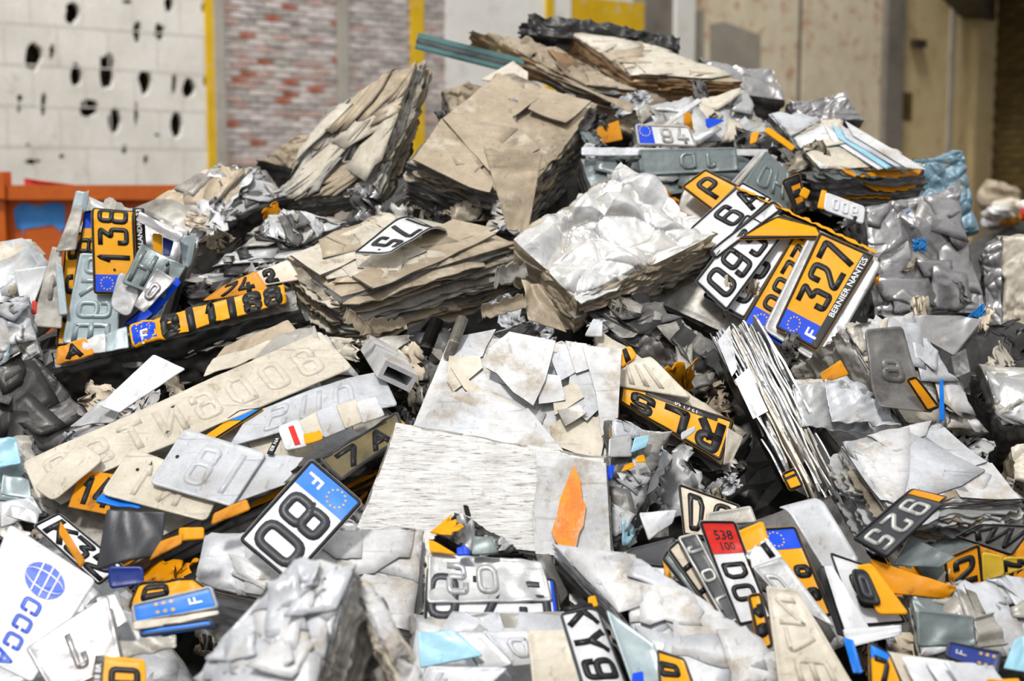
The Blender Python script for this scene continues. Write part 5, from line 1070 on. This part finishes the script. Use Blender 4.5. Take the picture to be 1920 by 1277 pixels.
for i, (q, c) in enumerate([([(672, 632), (765, 618), (758, 596), (690, 596)], 'tan2'), ([(905, 602), (988, 578), (984, 548), (900, 572)], 'tan'), ([(925, 545), (990, 520), (984, 488), (930, 500)], 'grey'), ([(640, 600), (690, 640), (700, 610), (655, 575)], 'tan2')]):
    sheet(('corrugated brown flap hanging under the tan 175 bale', 'corrugated tan flap at the lower right of the tan 175 bale', 'grey bent flap at the right end of the tan 175 bale', 'brown fold at the front corner of the tan 175 bale')[i], q, .10, .04, c, d=-.10, n=(.05 + .2 * (i == 2) - .3 * (i == 3), -.95, .25), crum=.006, jag='tb', bend=(('x', 90, .0012, 'w'), ('y', .5, .012)))
# amber plate faced bale right of the centre
U = dict(on='ylb')
plate('amber plate with black letters upside down on the tilted bale', [(1378, 788), (1164, 716), (1160, 752), (1352, 868)], .22, .085, 'yellow', lift=.022, text='RL5', x0=.036, pitch=.068, ch=.064, cw=.050, sw=.017, cy=.049, crum=.003, extra=(('dealer_strip', [(.03, .001), (.17, .001), (.17, .015), (.03, .015)], 'black', .0012),), small=(('12 02 50', .09, .008, .013, 'print'),), **U)
plate('beige ribbed plate back above the amber lettered plate', [(1158, 724), (1300, 748), (1222, 668), (1160, 680)], .14, .06, 'beige', lift=.026, back=True, text='III', x0=.03, pitch=.03, ch=.04, **U)
plate('amber and black scrap at the upper end of the tilted bale', [(1162, 692), (1196, 668), (1182, 648), (1158, 658)], .04, .035, 'yellow', lift=.030, text='I', x0=.02, ch=.03, border=None, **U)
sheet('beige folded end at the tip of the tilted bale', [(1356, 872), (1372, 868), (1394, 820), (1364, 802)], .04, .06, 'beige', d=-.06, n=(.5, -.8, .4))
sheet('crumpled white scrap at the upper end of the tilted bale', [(1096, 630), (1130, 632), (1130, 602), (1112, 598)], .04, .04, 'white2', d=-.04, n=(0, -.8, .6))
sheet('small white tag on the amber lettered plate', [(1278, 826), (1304, 808), (1304, 798), (1276, 812)], .03, .015, 'white2', d=-.07, n=(0, -.8, .6))
plate('torn amber plate end at the foot of the edge-on stack', [(1480, 922), (1508, 912), (1490, 876), (1464, 888)], .04, .05, 'yellow', d=-.10, n=(0, -.8, .6), extra=(('black_line', [(.002, .03), (.038, .03), (.038, .036), (.002, .036)], 'black', .001),))
# blue and amber bits at the centre bale's side
for i, (q, c) in enumerate([([(1140, 858), (1186, 856), (1184, 816), (1142, 822)], 'steel'), ([(1182, 850), (1212, 838), (1220, 815), (1190, 820)], 'aqua'), ([(1164, 885), (1190, 876), (1188, 866), (1172, 872)], 'yellow'), ([(1136, 902), (1148, 898), (1152, 872), (1138, 874)], 'band'), ([(1192, 868), (1212, 866), (1208, 852), (1194, 856)], 'yellow')]):
    sheet(('grey plate end with a hole beside the white centre bale', 'light blue scrap beside the white centre bale', 'lower amber scrap beside the white centre bale', 'blue scrap at the edge of the white centre bale', 'upper amber scrap beside the white centre bale')[i], q, .04, .04, c, on='sidey', lift=.028 + .004 * i)

# bottom right fan of plates
N1 = (-.05, -.78, .62)
plate('cream plate with black figures rising behind the red ended plate', [(1282, 1004), (1352, 1012), (1390, 948), (1270, 905)], .13, .11, 'cream', d=-.01, n=N1, text='DO', x0=.04, pitch=.06, ch=.085, cw=.04)
plate('grey plate back behind the red ended plate', [(1322, 985), (1420, 980), (1408, 948), (1325, 962)], .10, .04, 'grey', d=-.03, n=N1, back=True, r=.006)
plate('white plate with red end lettered 538 in the bottom right fan', [(1308, 982), (1386, 1175), (1450, 1160), (1378, 982)], .21, .075, 'pwhite', d=-.095, n=N1, text='  D0', x0=.01, pitch=.046, ch=.05, cw=.036, sw=.010, extra=(('red_end', [(.004, .004), (.066, .004), (.066, .071), (.004, .071)], 'red', .0008),), small=(('538', .030, .040, .026, 'black', math.pi / 2), ('100', .052, .040, .022, 'black', math.pi / 2)), bend=(('x', -.5, .012),))
plate('old black plate with silver figures left of the red ended plate', [(1268, 1007), (1362, 1175), (1392, 1160), (1306, 997)], .20, .045, 'slate', d=-.08, n=N1, text='J0L', x0=.035, pitch=.06, ch=.032, cw=.028, sw=.007, tc='silver', border='silver')
plate('cream plate edge left of the old black plate', [(1250, 1030), (1346, 1165), (1366, 1150), (1272, 1010)], .19, .035, 'cream', d=-.06, n=N1, text='I1', x0=.06, pitch=.06, ch=.024, cw=.02)
plate('grey bordered plate edge at the left of the cream plate edge', [(1240, 1048), (1330, 1160), (1346, 1150), (1254, 1026)], .18, .03, 'teal', d=-.045, n=N1)
sheet('amber sliver at the left end of the bottom right fan', [(1242, 1050), (1254, 1106), (1264, 1100), (1250, 1046)], .07, .014, 'yellow', d=-.02, n=N1)
plate('amber plate with blue starred end and a phone number', [(1562, 1155), (1492, 986), (1424, 990), (1496, 1165)], .20, .075, 'yellow', d=-.085, n=N1, band='r', bw=.05, F_=False, text='30', x0=.05, pitch=.05, ch=.035, cw=.03, cy=.024, small=(('01 49 20 38.38', .088, .060, .0165, 'black'),))
plate('blank amber plate corner above the torn white plate', [(1396, 1062), (1448, 1034), (1431, 976), (1368, 1002)], .06, .075, 'yellow', d=-.125, n=N1, border=None)
plate('torn white plate with a black stroke in the bottom right fan', [(1410, 1066), (1467, 1045), (1437, 1007), (1394, 1036)], .06, .05, 'pwhite', d=-.14, n=N1, text='I', x0=.045, ch=.035, border=None, jag='tl')
plate('silver plate back under the torn white plate', [(1462, 1120), (1570, 1180), (1466, 1044), (1410, 1064)], .10, .09, 'steel', d=-.13, n=N1, back=True, text='0', x0=.03, ch=.05)
plate('large pale plate back with raised figures at the bottom', [(1462, 1300), (1616, 1310), (1495, 1105), (1436, 1098)], .13, .22, 'beige', d=-.14, n=N1, back=True, text='', crum=.002, rim=.002, glyphs=(('N', .06, .17, .06, .07, 1.57), ('7', .065, .11, .05, .07, 1.57), ('E', .07, .05, .05, .07, 1.57)))
plate('narrow amber plate with black figures below the red ended plate', [(1400, 1115), (1424, 1225), (1452, 1210), (1428, 1110)], .12, .03, 'yellow', d=-.12, n=N1, text='70', x0=.04, pitch=.04, ch=.022, cw=.03)
plate('pale scuffed sheet folded over beside the edge-on stack', [(1550, 1075), (1612, 1052), (1530, 916), (1463, 934)], .07, .17, 'white2', d=-.10, n=(.0, -.75, .66), back=True, bend=(('y', .75, -.03),))
plate('white framed plate right of the phone number plate', [(1604, 1178), (1702, 1168), (1632, 1062), (1554, 1034)], .11, .14, 'pwhite', d=-.08, n=N1, text='9', x0=.05, ch=.07, cw=.045)
plate('amber plate half with a grey oval over the white framed plate', [(1646, 1152), (1706, 1152), (1634, 1056), (1606, 1060)], .06, .10, 'yellow', d=-.105, n=N1, border=None)
plate('black plate end with raised figures between white frame and amber half', [(1612, 1130), (1656, 1136), (1626, 1068), (1594, 1066)], .05, .07, 'black', d=-.112, n=N1, text='0', x0=.026, ch=.05, cw=.03, tc='slate', border=None, r=.015)
for i, (q, c) in enumerate([([(1570, 1190), (1600, 1200), (1545, 1060), (1530, 1070)], 'black'), ([(1590, 1215), (1690, 1190), (1690, 1172), (1580, 1180)], 'pwhite'), ([(1590, 1200), (1640, 1196), (1560, 1060), (1545, 1062)], 'pwhite'), ([(1600, 1262), (1618, 1262), (1600, 1200), (1580, 1195)], 'bandp')]):
    sheet(('black sliver right of the phone number plate', 'white curled plate foot below the white framed plate', 'white plate edge left of the white framed plate', 'blue sliver beside the large pale plate back')[i], q, .05, .12, c, d=-.06 - .012 * i, n=N1)
plate('black plate reading 925 leaning under the wide white bale', [(1711, 912), (1597, 1010), (1662, 1048), (1785, 930)], .175, .095, 'slate', d=-.15, n=(.0, -.8, .6), text='925', x0=.05, pitch=.048, ch=.064, cw=.036, sw=.010, tc='silver', border='black', bend=(('x', -.25, -.03),))
plate('amber plate hidden behind the black 925 plate', [(1722, 902), (1612, 1000), (1672, 1040), (1788, 918)], .175, .095, 'yellowd', d=-.135, n=(.0, -.8, .6), bend=(('x', -.25, -.03),))
plate('dark plate with black KV letters at the right edge', [(1788, 1006), (1897, 1044), (1940, 985), (1836, 982)], .14, .085, 'greyd', d=-.05, n=(0, -.9, .3), text='KVV', x0=.03, pitch=.04, ch=.06)
plate('dirty amber plate with a black 2 in the shade', [(1776, 1116), (1846, 1100), (1837, 1018), (1768, 1048)], .075, .09, 'yellowd', d=.0, n=(.05, -.92, .3), text='2', x0=.04, ch=.06, cw=.045)
plate('lemon yellow plate piece right of the dirty amber 2', [(1844, 1096), (1884, 1078), (1880, 1042), (1840, 1034)], .05, .05, 'lemon', d=-.01, n=(.05, -.92, .3), border=None)
plate('yellow plate piece with black strokes at the right edge', [(1882, 1080), (1940, 1060), (1940, 1045), (1880, 1044)], .07, .04, 'lemon', d=-.01, n=(.05, -.92, .3), text='M1' if False else 'N1', x0=.02, pitch=.03, ch=.026, border=None)
sheet('grey green triangular sheet below the black 925 plate', [(1674, 1060), (1760, 1064), (1793, 1044), (1704, 1006)], .11, .06, 'teal', d=-.06, n=(0, -.8, .6), crum=.006)
sheet('ochre curled sheet below the grey green triangle', [(1660, 1112), (1778, 1122), (1792, 1104), (1632, 1046)], .14, .06, 'yellowd', d=-.04, n=(0, -.8, .6), crum=.01)
plate('blue grey folded plate block at the bottom right', [(1720, 1214), (1832, 1211), (1827, 1155), (1716, 1142)], .12, .075, 'teal', d=-.10, n=(0, -.85, .5), back=True, text='', crum=.004, rim=.002)
plate('dull blue plate end with F and stars at the bottom right', [(1771, 1232), (1872, 1270), (1879, 1222), (1777, 1202)], .105, .052, 'navy', d=-.13, n=(0, -.75, .66), border='slate', small=(('F', .030, .026, .030, 'silver', math.pi / 2), ('* * *', .078, .034, .018, 'star'), ('* * *', .078, .012, .018, 'star')))
plate('amber plate with a black 7 at the bottom edge', [(1630, 1305), (1705, 1305), (1668, 1225), (1628, 1200)], .075, .10, 'yellow', d=-.12, n=(0, -.75, .66), text='7', x0=.036, ch=.055, cw=.04, extra=(('eu_band', [(.005, .094), (.005, .07), (.05, .07), (.06, .08), (.07, .094)], 'bandp', .001),))
for i, (q, c) in enumerate([([(1690, 1300), (1810, 1300), (1760, 1236), (1652, 1220)], 'beige'), ([(1720, 1290), (1850, 1300), (1790, 1240), (1690, 1232)], 'pwhite'), ([(1760, 1280), (1870, 1290), (1830, 1244), (1735, 1240)], 'pwhite'), ([(1800, 1284), (1900, 1300), (1862, 1250), (1770, 1240)], 'white2'), ([(1840, 1300), (1925, 1300), (1910, 1272), (1850, 1274)], 'yellow'), ([(1882, 1252), (1935, 1262), (1935, 1185), (1902, 1200)], 'aqua')]):
    sheet(('beige sheet at the back of the fanned sheets at the bottom right', 'white sheet second of the fanned sheets at the bottom right', 'white sheet third of the fanned sheets at the bottom right', 'grey white sheet in front of the fanned sheets', 'amber sheet tip at the bottom right corner', 'light blue crumpled sheet at the right edge')[i], q, .11, .07, c, d=-.11 - .012 * i, n=(0, -.72, .7), crum=.003)
sheet('ribbed grey fins beside the blue grey plate block', [(1836, 1216), (1890, 1210), (1862, 1148), (1828, 1158)], .05, .07, 'grey', d=-.10, n=(.2, -.85, .5), bend=(('y', 40, .004, 'w'),))

# bottom centre
N2 = (0, -.68, .73)
plate('white plate reading 075 half covered at the bottom centre', [(793, 1175), (1054, 1181), (1042, 1085), (800, 1060)], .25, .11, 'pwhite', d=-.06, n=N2, text='075', x0=.035, pitch=.085, ch=.086, cw=.06, sw=.016, tc='slate', band='r', bw=.012, stars=False, F_=False, rise=.003)
plate('grey plate back folded over the white 075 plate', [(800, 1132), (1037, 1127), (1016, 1052), (803, 1036)], .24, .09, 'steel', d=-.085, n=N2, back=True, text='5 0', x0=.06, pitch=.03, ch=.06, cw=.045, crum=.004)
sheet('dark folded plate end right of the grey plate back', [(1040, 1150), (1066, 1115), (1030, 1040), (1005, 1040)], .06, .09, 'greyd', d=-.075, n=(.3, -.8, .6), crum=.006)
sheet('light blue sheet under the white 075 plate', [(788, 1252), (906, 1229), (853, 1182), (783, 1184)], .12, .07, 'aqua', d=-.09, n=N2)
plate('grey sheet lying at the bottom edge beside the blurred bale', [(780, 1300), (900, 1300), (955, 1252), (800, 1248)], .15, .06, 'white2', d=-.10, n=N2, back=True, text='J', x0=.04, ch=.03)
plate('grey bordered plate back right of the light blue sheet', [(905, 1262), (965, 1245), (905, 1185), (848, 1184)], .07, .09, 'steel', d=-.07, n=N2, back=True)
plate('silver plate back between the bordered back and the beige strip', [(960, 1250), (1005, 1245), (992, 1182), (905, 1184)], .08, .08, 'white2', d=-.06, n=N2, back=True, text='D', x0=.05, ch=.05)
plate('beige stained plate back below the white 075 plate', [(1000, 1300), (1094, 1290), (1062, 1180), (988, 1182)], .08, .13, 'beige', d=-.075, n=N2, back=True, text='', crum=.002)
plate('white plate reading Y9 bending at the bottom centre', [(1048, 1150), (1092, 1296), (1186, 1290), (1124, 1132)], .17, .085, 'pwhite', d=-.10, n=N2, text='KY9', x0=.012, pitch=.058, ch=.062, cw=.045, sw=.013, bend=(('y', .6, -.02),), border='slate')
sheet('short amber tab at the top of the bending white plate', [(1104, 1140), (1122, 1136), (1116, 1116), (1102, 1120)], .02, .02, 'yellow', d=-.11, n=N2)
plate('pale grey green plate right of the bending white plate', [(1190, 1300), (1246, 1272), (1228, 1208), (1134, 1140)], .08, .14, 'pale', d=-.09, n=N2, back=True, text='')
plate('amber plate with a star mark at the bottom beside the pale plate', [(1235, 1290), (1305, 1290), (1285, 1234), (1230, 1215)], .07, .07, 'yellow', d=-.075, n=N2, text='0', x0=.025, ch=.03, border='slate')
sheet('blue chip at the foot of the bending white plate', [(1182, 1290), (1208, 1290), (1206, 1258), (1186, 1262)], .03, .03, 'band', d=-.11, n=N2)
plate('dark slate plate between the orange reflector and the red ended plate', [(1160, 1052), (1248, 1064), (1268, 1006), (1176, 1030)], .09, .06, 'slate', d=-.04, n=N2, back=True)
sheet('lilac white strip below the dark slate plate', [(1180, 1080), (1246, 1092), (1246, 1066), (1200, 1058)], .07, .03, 'white2', d=-.05, n=N2)
sheet('grey white triangular sheet above the dark slate plate', [(1216, 1014), (1262, 978), (1269, 957), (1198, 960)], .07, .05, 'white2', d=-.03, n=(0, -.75, .66))
bale('ycr', 'crushed_scrap', 'small black crumple of plates with amber film at the bottom centre', [(804, 990), (852, 958), (985, 1036), (900, 1052)], -.11, (0, -.75, .66), .07, 'crush', 'dark', 'dark', 91, 60, sheets=5, sm=('greyd', 'dark', 'steel'), size=(.03, .06), tilt=.02, group=None, cat='scrap')
sheet('torn amber film on the small black crumple', [(806, 998), (850, 1004), (872, 986), (846, 960)], .055, .045, 'yellow', d=-.14, n=N2, crum=.006, jag='rt')
sheet('amber strip under the small black crumple', [(806, 1036), (858, 1040), (812, 1014), (804, 1012)], .05, .025, 'yellow', d=-.13, n=N2)
sheet('glossy grey green dent beside the small black crumple', [(884, 1040), (934, 1038), (925, 1010), (885, 1004)], .05, .04, 'teal', d=-.14, n=N2, crum=.008)
sheet('blue chip below the small black crumple', [(856, 1040), (884, 1040), (872, 1022), (856, 1026)], .03, .02, 'band', d=-.142, n=N2)
sheet('black curled shred standing on the small black crumple', [(872, 966), (884, 970), (878, 948), (868, 946)], .012, .03, 'black', d=-.14, n=(0, -.95, .2))
sheet('pale torn edge left of the grey plate back', [(796, 1140), (812, 1140), (806, 1008), (796, 1004)], .015, .14, 'beige', d=-.075, n=N2, crum=.006, jag='lr')

# bottom left
def arc(cx, cy, rx, ry, a0, a1, n=14): return [(cx + rx * math.cos(a0 + (a1 - a0) * i / n), cy + ry * math.sin(a0 + (a1 - a0) * i / n)) for i in range(n + 1)]
gx, gy, gr = .060, .088, .034
glb = [('printed_globe', arc(gx, gy, gr, gr, 0, 6.02, 22), 'logo', .0010)]
for a in (-.5, .5):
    glb.append(('globe_meridian', arc(gx, gy, gr * abs(a) * 1.1, gr, math.pi / 2, math.pi / 2 + math.copysign(math.pi, a)) + arc(gx, gy, gr * abs(a) * 1.1 - .003, gr, math.pi / 2 + math.copysign(math.pi, a), math.pi / 2), 'pwhite', .0016))
for dy in (-.014, .002, .016):
    w_ = math.sqrt(gr ** 2 - dy ** 2); glb.append(('globe_parallel', [(gx - w_, gy + dy), (gx + w_, gy + dy), (gx + w_, gy + dy + .0028), (gx - w_, gy + dy + .0028)], 'pwhite', .0018))
plate('white sheet with a blue ink globe and letters at the bottom left', [(18, 982), (-78, 1212), (60, 1280), (180, 1088)], .25, .155, 'pwhite', d=-.14, n=N2, border=None, text='CCCA', x0=.118, pitch=.038, ch=.034, cw=.030, sw=.007, tc='logo', cy=.088, extra=tuple(glb), rise=.0004, name='printed_sheet', cat='metal sheet', group=None)
plate('silver embossed plate back below the ink lettered sheet', [(100, 1305), (230, 1245), (202, 1114), (48, 1216)], .15, .13, 'gfoil', d=-.17, n=N2, back=True, text='J', x0=.075, ch=.08, cw=.05)
plate('sky blue plate end with F lying near the bottom left', [(250, 1171), (413, 1142), (397, 1097), (245, 1134)], .155, .048, 'bandp', d=-.17, n=N2, border='grey', small=(('F', .118, .024, .034, 'print', math.pi / 2), ('* * *', .06, .030, .02, 'star'), ('* * *', .06, .012, .02, 'star')))
plate('amber plate folded behind the sky blue plate end', [(238, 1145), (392, 1104), (362, 1084), (258, 1090)], .15, .045, 'yellow', d=-.15, n=N2, text='O', x0=.05, ch=.03, cw=.06, crum=.005)
plate('blue band strip below the sky blue plate end', [(262, 1196), (402, 1176), (398, 1158), (260, 1176)], .14, .02, 'bandp', d=-.165, n=N2, border='slate')
sheet('beige strip between the two blue plate ends', [(250, 1182), (410, 1152), (410, 1144), (250, 1166)], .15, .015, 'beige', d=-.18, n=N2)
sheet('grey folded sheet left of the blue plate ends', [(190, 1190), (262, 1214), (260, 1150), (205, 1130)], .07, .06, 'steel', d=-.15, n=N2, crum=.008)
sheet('grey curved sheet below the blue band strip', [(215, 1240), (330, 1212), (330, 1190), (205, 1205)], .11, .04, 'grey', d=-.16, n=N2, crum=.006)
plate('amber plate with black lettered strip at the bottom left', [(168, 1305), (275, 1305), (272, 1236), (178, 1228)], .10, .08, 'yellow', d=-.17, n=N2, border=None, extra=(('dealer_strip', [(.001, .001), (.020, .001), (.020, .079), (.001, .079)], 'black', .001),), small=(('918 BR', .0105, .04, .015, 'print', math.pi / 2),), text=' 0', x0=.01, pitch=.05, ch=.04, cw=.06)
sheet('crumpled silver sheet end beside the embossed plate back', [(200, 1190), (240, 1165), (215, 1115), (180, 1120)], .05, .06, 'foil', d=-.19, n=N2, crum=.008)
for i, (q, c) in enumerate([([(0, 925), (60, 935), (55, 900), (5, 890)], 'pale'), ([(0, 990), (80, 960), (60, 930), (0, 940)], 'white2'), ([(-20, 880), (40, 870), (30, 820), (-20, 825)], 'aqua'), ([(10, 965), (70, 985), (75, 960), (20, 945)], 'steel')]):
    sheet(('pale bent sheet at the left edge', 'white torn sheet low at the left edge', 'light blue scrap at the left edge under the dark bale', 'grey thin sheet at the left edge')[i], q, .07, .04, c, d=-.03 - .01 * i, n=(.1, -.75, .66), crum=.008)

# ------------------------------------------------------------------ bars, tube, hose and mask-like oddments
def bar_between(name, label, cat, p, q, w, h, m, up=(0, 0, 1), hollow=None, th=.006, group=None, ridges=0):
    p, q = np.array(p), np.array(q); ax = nrm(q - p); sd = nrm(np.cross(ax, up)); u = np.cross(sd, ax)
    root = thing(name, label, cat, (p + q) / 2, group)
    def ringv(c, s): return [c + sd * w / 2 * s_ * s + u * h / 2 * t_ * s for s_, t_ in ((-1, -1), (1, -1), (1, 1), (-1, 1))]
    inn = [(w / 2 - th) / (w / 2)] * 1
    def rv(c, dw): return [c + sd * (w / 2 - dw) * s_ + u * (h / 2 - dw) * t_ for s_, t_ in ((-1, -1), (1, -1), (1, 1), (-1, 1))]
    V = rv(p, 0) + rv(q, 0) + rv(p, th) + rv(p + ax * min(.12, np.linalg.norm(q - p) * .6), th)
    F = [(4, 5, 6, 7)]
    for i in range(4):
        j = (i + 1) % 4; F += [(i, j, 4 + j, 4 + i), (i, 8 + i, 8 + j, j), (8 + i, 12 + i, 12 + j, 8 + j)]
    F.append((12, 13, 14, 15))
    obj('profile_wall', V, F, M[m], root)
    return root, ax, sd, u, p, q
p, q = pt(786, 78, D(870, 110) + .32), pt(985, 128, D(870, 110) + .26)
root, ax, sd, u, p, q = bar_between('metal_channel', 'verdigris green hollow bar sticking out left of the summit', 'metal bar', p, q, .05, .045, 'green', th=.005)
for k, t_ in enumerate((-.6, .0, .6)):
    c0 = p + u * .0225 * t_ - sd * .0; V, F = [], []
    for c in (p, q):
        for a, b_ in ((-.027, -.004), (.027, -.004), (.027, .004), (-.027, .004)): V.append(c + u * (.022 * t_ + b_) + sd * a)
    F = [(0, 3, 2, 1), (4, 5, 6, 7)] + [(i, (i + 1) % 4, 4 + (i + 1) % 4, 4 + i) for i in range(4)]
    obj('raised_rib', V, F, M['green' if k != 1 else 'greyd'], root)
bar_between('box_section', 'white square tube with an open end in the hollow at the centre', 'metal tube', pt(746, 706, 2.52), pt(712, 655, 2.72),   .066, .034, 'white', th=.008, up=(.5, -.4, .7))
def hose(name, label, pts, r, m):
    P = np.array([pt(*c) for c in pts]); n = 40; t = np.linspace(0, 1, n * 2 + 1)
    k = len(P) - 1; C = np.stack([np.interp(t * k, range(k + 1), P[:, i]) for i in range(3)], 1)
    root = thing(name, label, 'hose', C.mean(0)); V = []; F = []; S_ = 10
    for i, c in enumerate(C):
        ax = nrm(C[min(i + 1, len(C) - 1)] - C[max(i - 1, 0)]); a = nrm(np.cross(ax, (0, 1, .3))); b_ = np.cross(ax, a); rr = r * (1 if i % 2 else .82)
        V += [c + a * rr * math.cos(x) + b_ * rr * math.sin(x) for x in np.linspace(0, 2 * math.pi, S_ + 1)[:-1]]
    for i in range(len(C) - 1):
        for j in range(S_): F.append((i * S_ + j, i * S_ + (j + 1) % S_, (i + 1) * S_ + (j + 1) % S_, (i + 1) * S_ + j))
    obj('ribbed_tube', V, F, M[m], root)
hose('ribbed_hose', 'grey ribbed hose hanging in the dark gap at the centre', [(868, 596, 2.62), (852, 640, 2.60), (834, 690, 2.60)], .011, 'grey')
hose('ribbed_hose', 'black ribbed hose deep in the dark gap at the centre', [(820, 600, 2.75), (800, 650, 2.72), (790, 700, 2.72)], .014, 'dark')

# ------------------------------------------------------------------ small far scrap beyond the right end of the heap
def far_heap():
    y0 = 6.2; V = []; m, n = 30, 12; rng = random.Random(3)
    a, b_ = pt(1830, 420, y0), pt(2100, 420, y0)
    X, Y = np.meshgrid(np.linspace(a[0] - .3, b_[0] + .8, m + 1), np.linspace(y0 - .9, y0 + 1.4, n + 1), indexing='ij'); x = X.ravel(); y = Y.ravel()
    top = a[2] - .02; z = top - 1.1 * np.maximum(0, np.abs(y - y0) - .25) - .5 * np.maximum(0, a[0] + .15 - x); z = np.maximum(0, z + .05 * perlin(np.stack([x * 6, y * 6, x * 0], 1), 2))
    tag(obj('scrap_mound', np.stack([x, y, z], 1), grid_faces(m, n), M['dark']), 'low dark mound of scrap beyond the right end of the heap', 'scrap', kind='stuff')
    items = [(1868, 400, 'foil', .05), (1885, 392, 'beige', .06), (1892, 408, 'yellowd', .05), (1905, 402, 'red', .05), (1916, 392, 'foil', .05), (1898, 388, 'cream', .05), (1878, 415, 'grey', .05), (1860, 418, 'white2', .045), (1912, 416, 'grey', .06), (1872, 372, 'tan2', .10)]
    lab = ['bright silver', 'beige', 'brass coloured', 'red', 'silver grey', 'cream', 'grey', 'white', 'dark grey', 'brown']
    for i, (u_, v_, c, s) in enumerate(items):
        p = pt(u_, v_, y0 - .3 + .06 * i); V, F = boxv((-s, -s, -s), (s, s, s)); V = np.array(V); V = V * np.array([rng.uniform(.6, 1.2), .7, rng.uniform(.4, .8)])
        g = np.concatenate([np.stack([np.cos(t_) * np.sin(ph) * s, np.sin(t_) * np.sin(ph) * s, np.cos(ph) * s * .7 + 0 * t_], 1) for ph in np.linspace(.05, math.pi - .05, 9) for t_ in [np.linspace(0, 2 * math.pi, 13)[:-1]]])
        g = g * (1 + .5 * perlin(g / s * 1.6 + i * 9, 4))[:, None]
        F = [(a_ * 12 + b2, a_ * 12 + (b2 + 1) % 12, a_ * 12 + 12 + (b2 + 1) % 12, a_ * 12 + 12 + b2) for a_ in range(8) for b2 in range(12)]
        tag(obj('crumpled_scrap', g + p, F, M[c]), lab[i] + ' crumpled lump on the far scrap mound at the right', 'scrap', 'lumps on the far scrap mound')
far_heap()

# ------------------------------------------------------------------ small torn scraps wedged in the gaps
def short_(t):
    w = t.split()[:10]
    while w[-1] in ('the', 'of', 'with', 'a', 'in', 'on', 'and', 'beside', 'under', 'at', 'below', 'behind', 'right', 'left', 'by', 'to'): w.pop()
    return ' '.join(w)
def gap_scraps(N, seed):
    rng = random.Random(seed); protos = []
    cols = ['white2', 'steel', 'grey', 'greyd', 'beige', 'tan2', 'dark', 'yellowd', 'white', 'gfoil', 'teal', 'edget', 'edge', 'cream']; cw_ = dict(white2='off-white', steel='silver', grey='grey', greyd='dark-grey', beige='beige', tan2='brown', dark='black', yellowd='amber', white='white', gfoil='shiny', teal='grey-green', edget='dusty', edge='streaked', cream='cream')
    cen = [(np.array(b.root.location), short_(b.root['label'])) for b in BALES.values()]
    for i, c in enumerate(cols):
        w, h = .09, .06; V, F = body_mesh(w, h, .004, .0015, 0, 'lrtb', rng, 10, 7, .012); V = V - np.array([w / 2, h / 2, 0])
        z = .016 * crumple(np.stack([V[:, 0], V[:, 1], V[:, 0] * 0 + i * 3.7], 1), 12, i); V[:, 2] += z + rng.uniform(-8, 8) * V[:, 0] ** 2
        me = bpy.data.meshes.new('torn_scrap'); me.from_pydata(V.tolist(), [], F); me.materials.append(M[c]); me.polygons.foreach_set('use_smooth', [True] * len(me.polygons)); protos.append(me)
    sil = lambda u: np.interp(u, [0, 100, 250, 500, 700, 800, 1000, 1300, 1500, 1700, 1830, 1920], [560, 480, 380, 330, 260, 180, 110, 130, 210, 330, 420, 520])
    k = 0; used = set()
    while k < N:
        u_, v_ = rng.uniform(-20, 1940), rng.uniform(120, 1290)
        if v_ < sil(u_) + 50: continue
        dd = D(u_, v_) + rng.uniform(.06, .17); p = pt(u_, v_, dd)
        nb = min(cen, key=lambda c: np.linalg.norm(c[0] - p))[1]; pi = rng.choices(range(len(protos)), (3, 3, 4, 8, 2, 5, 8, 2, 1, 2, 2, 5, 2, 1))[0]  # weights favour dark scraps, standing in for shade in the gaps
        for _ in range(14):
            lb = ' '.join(('small torn ' + cw_[cols[pi]] + ' scrap by the ' + nb).split()[:16])
            if lb not in used: break
            pi = (pi + 1) % len(protos)
        else: continue
        used.add(lb); o = bpy.data.objects.new('torn_scrap', protos[pi]); COL.objects.link(o); o.location = p
        n = Vector((rng.gauss(0, .5), -1, rng.gauss(.6, .5))).normalized()
        qn = n.to_track_quat('Z', 'Y'); o.rotation_mode = 'QUATERNION'
        from mathutils import Quaternion
        o.rotation_quaternion = qn @ Quaternion((0, 0, 1), rng.uniform(0, 6.28)); s = rng.uniform(.6, 1.7); o.scale = (s, s * rng.uniform(.5, 1.1), s)
        tag(o, lb, 'scrap', 'small torn scraps in the gaps'); k += 1
gap_scraps(240, 12)
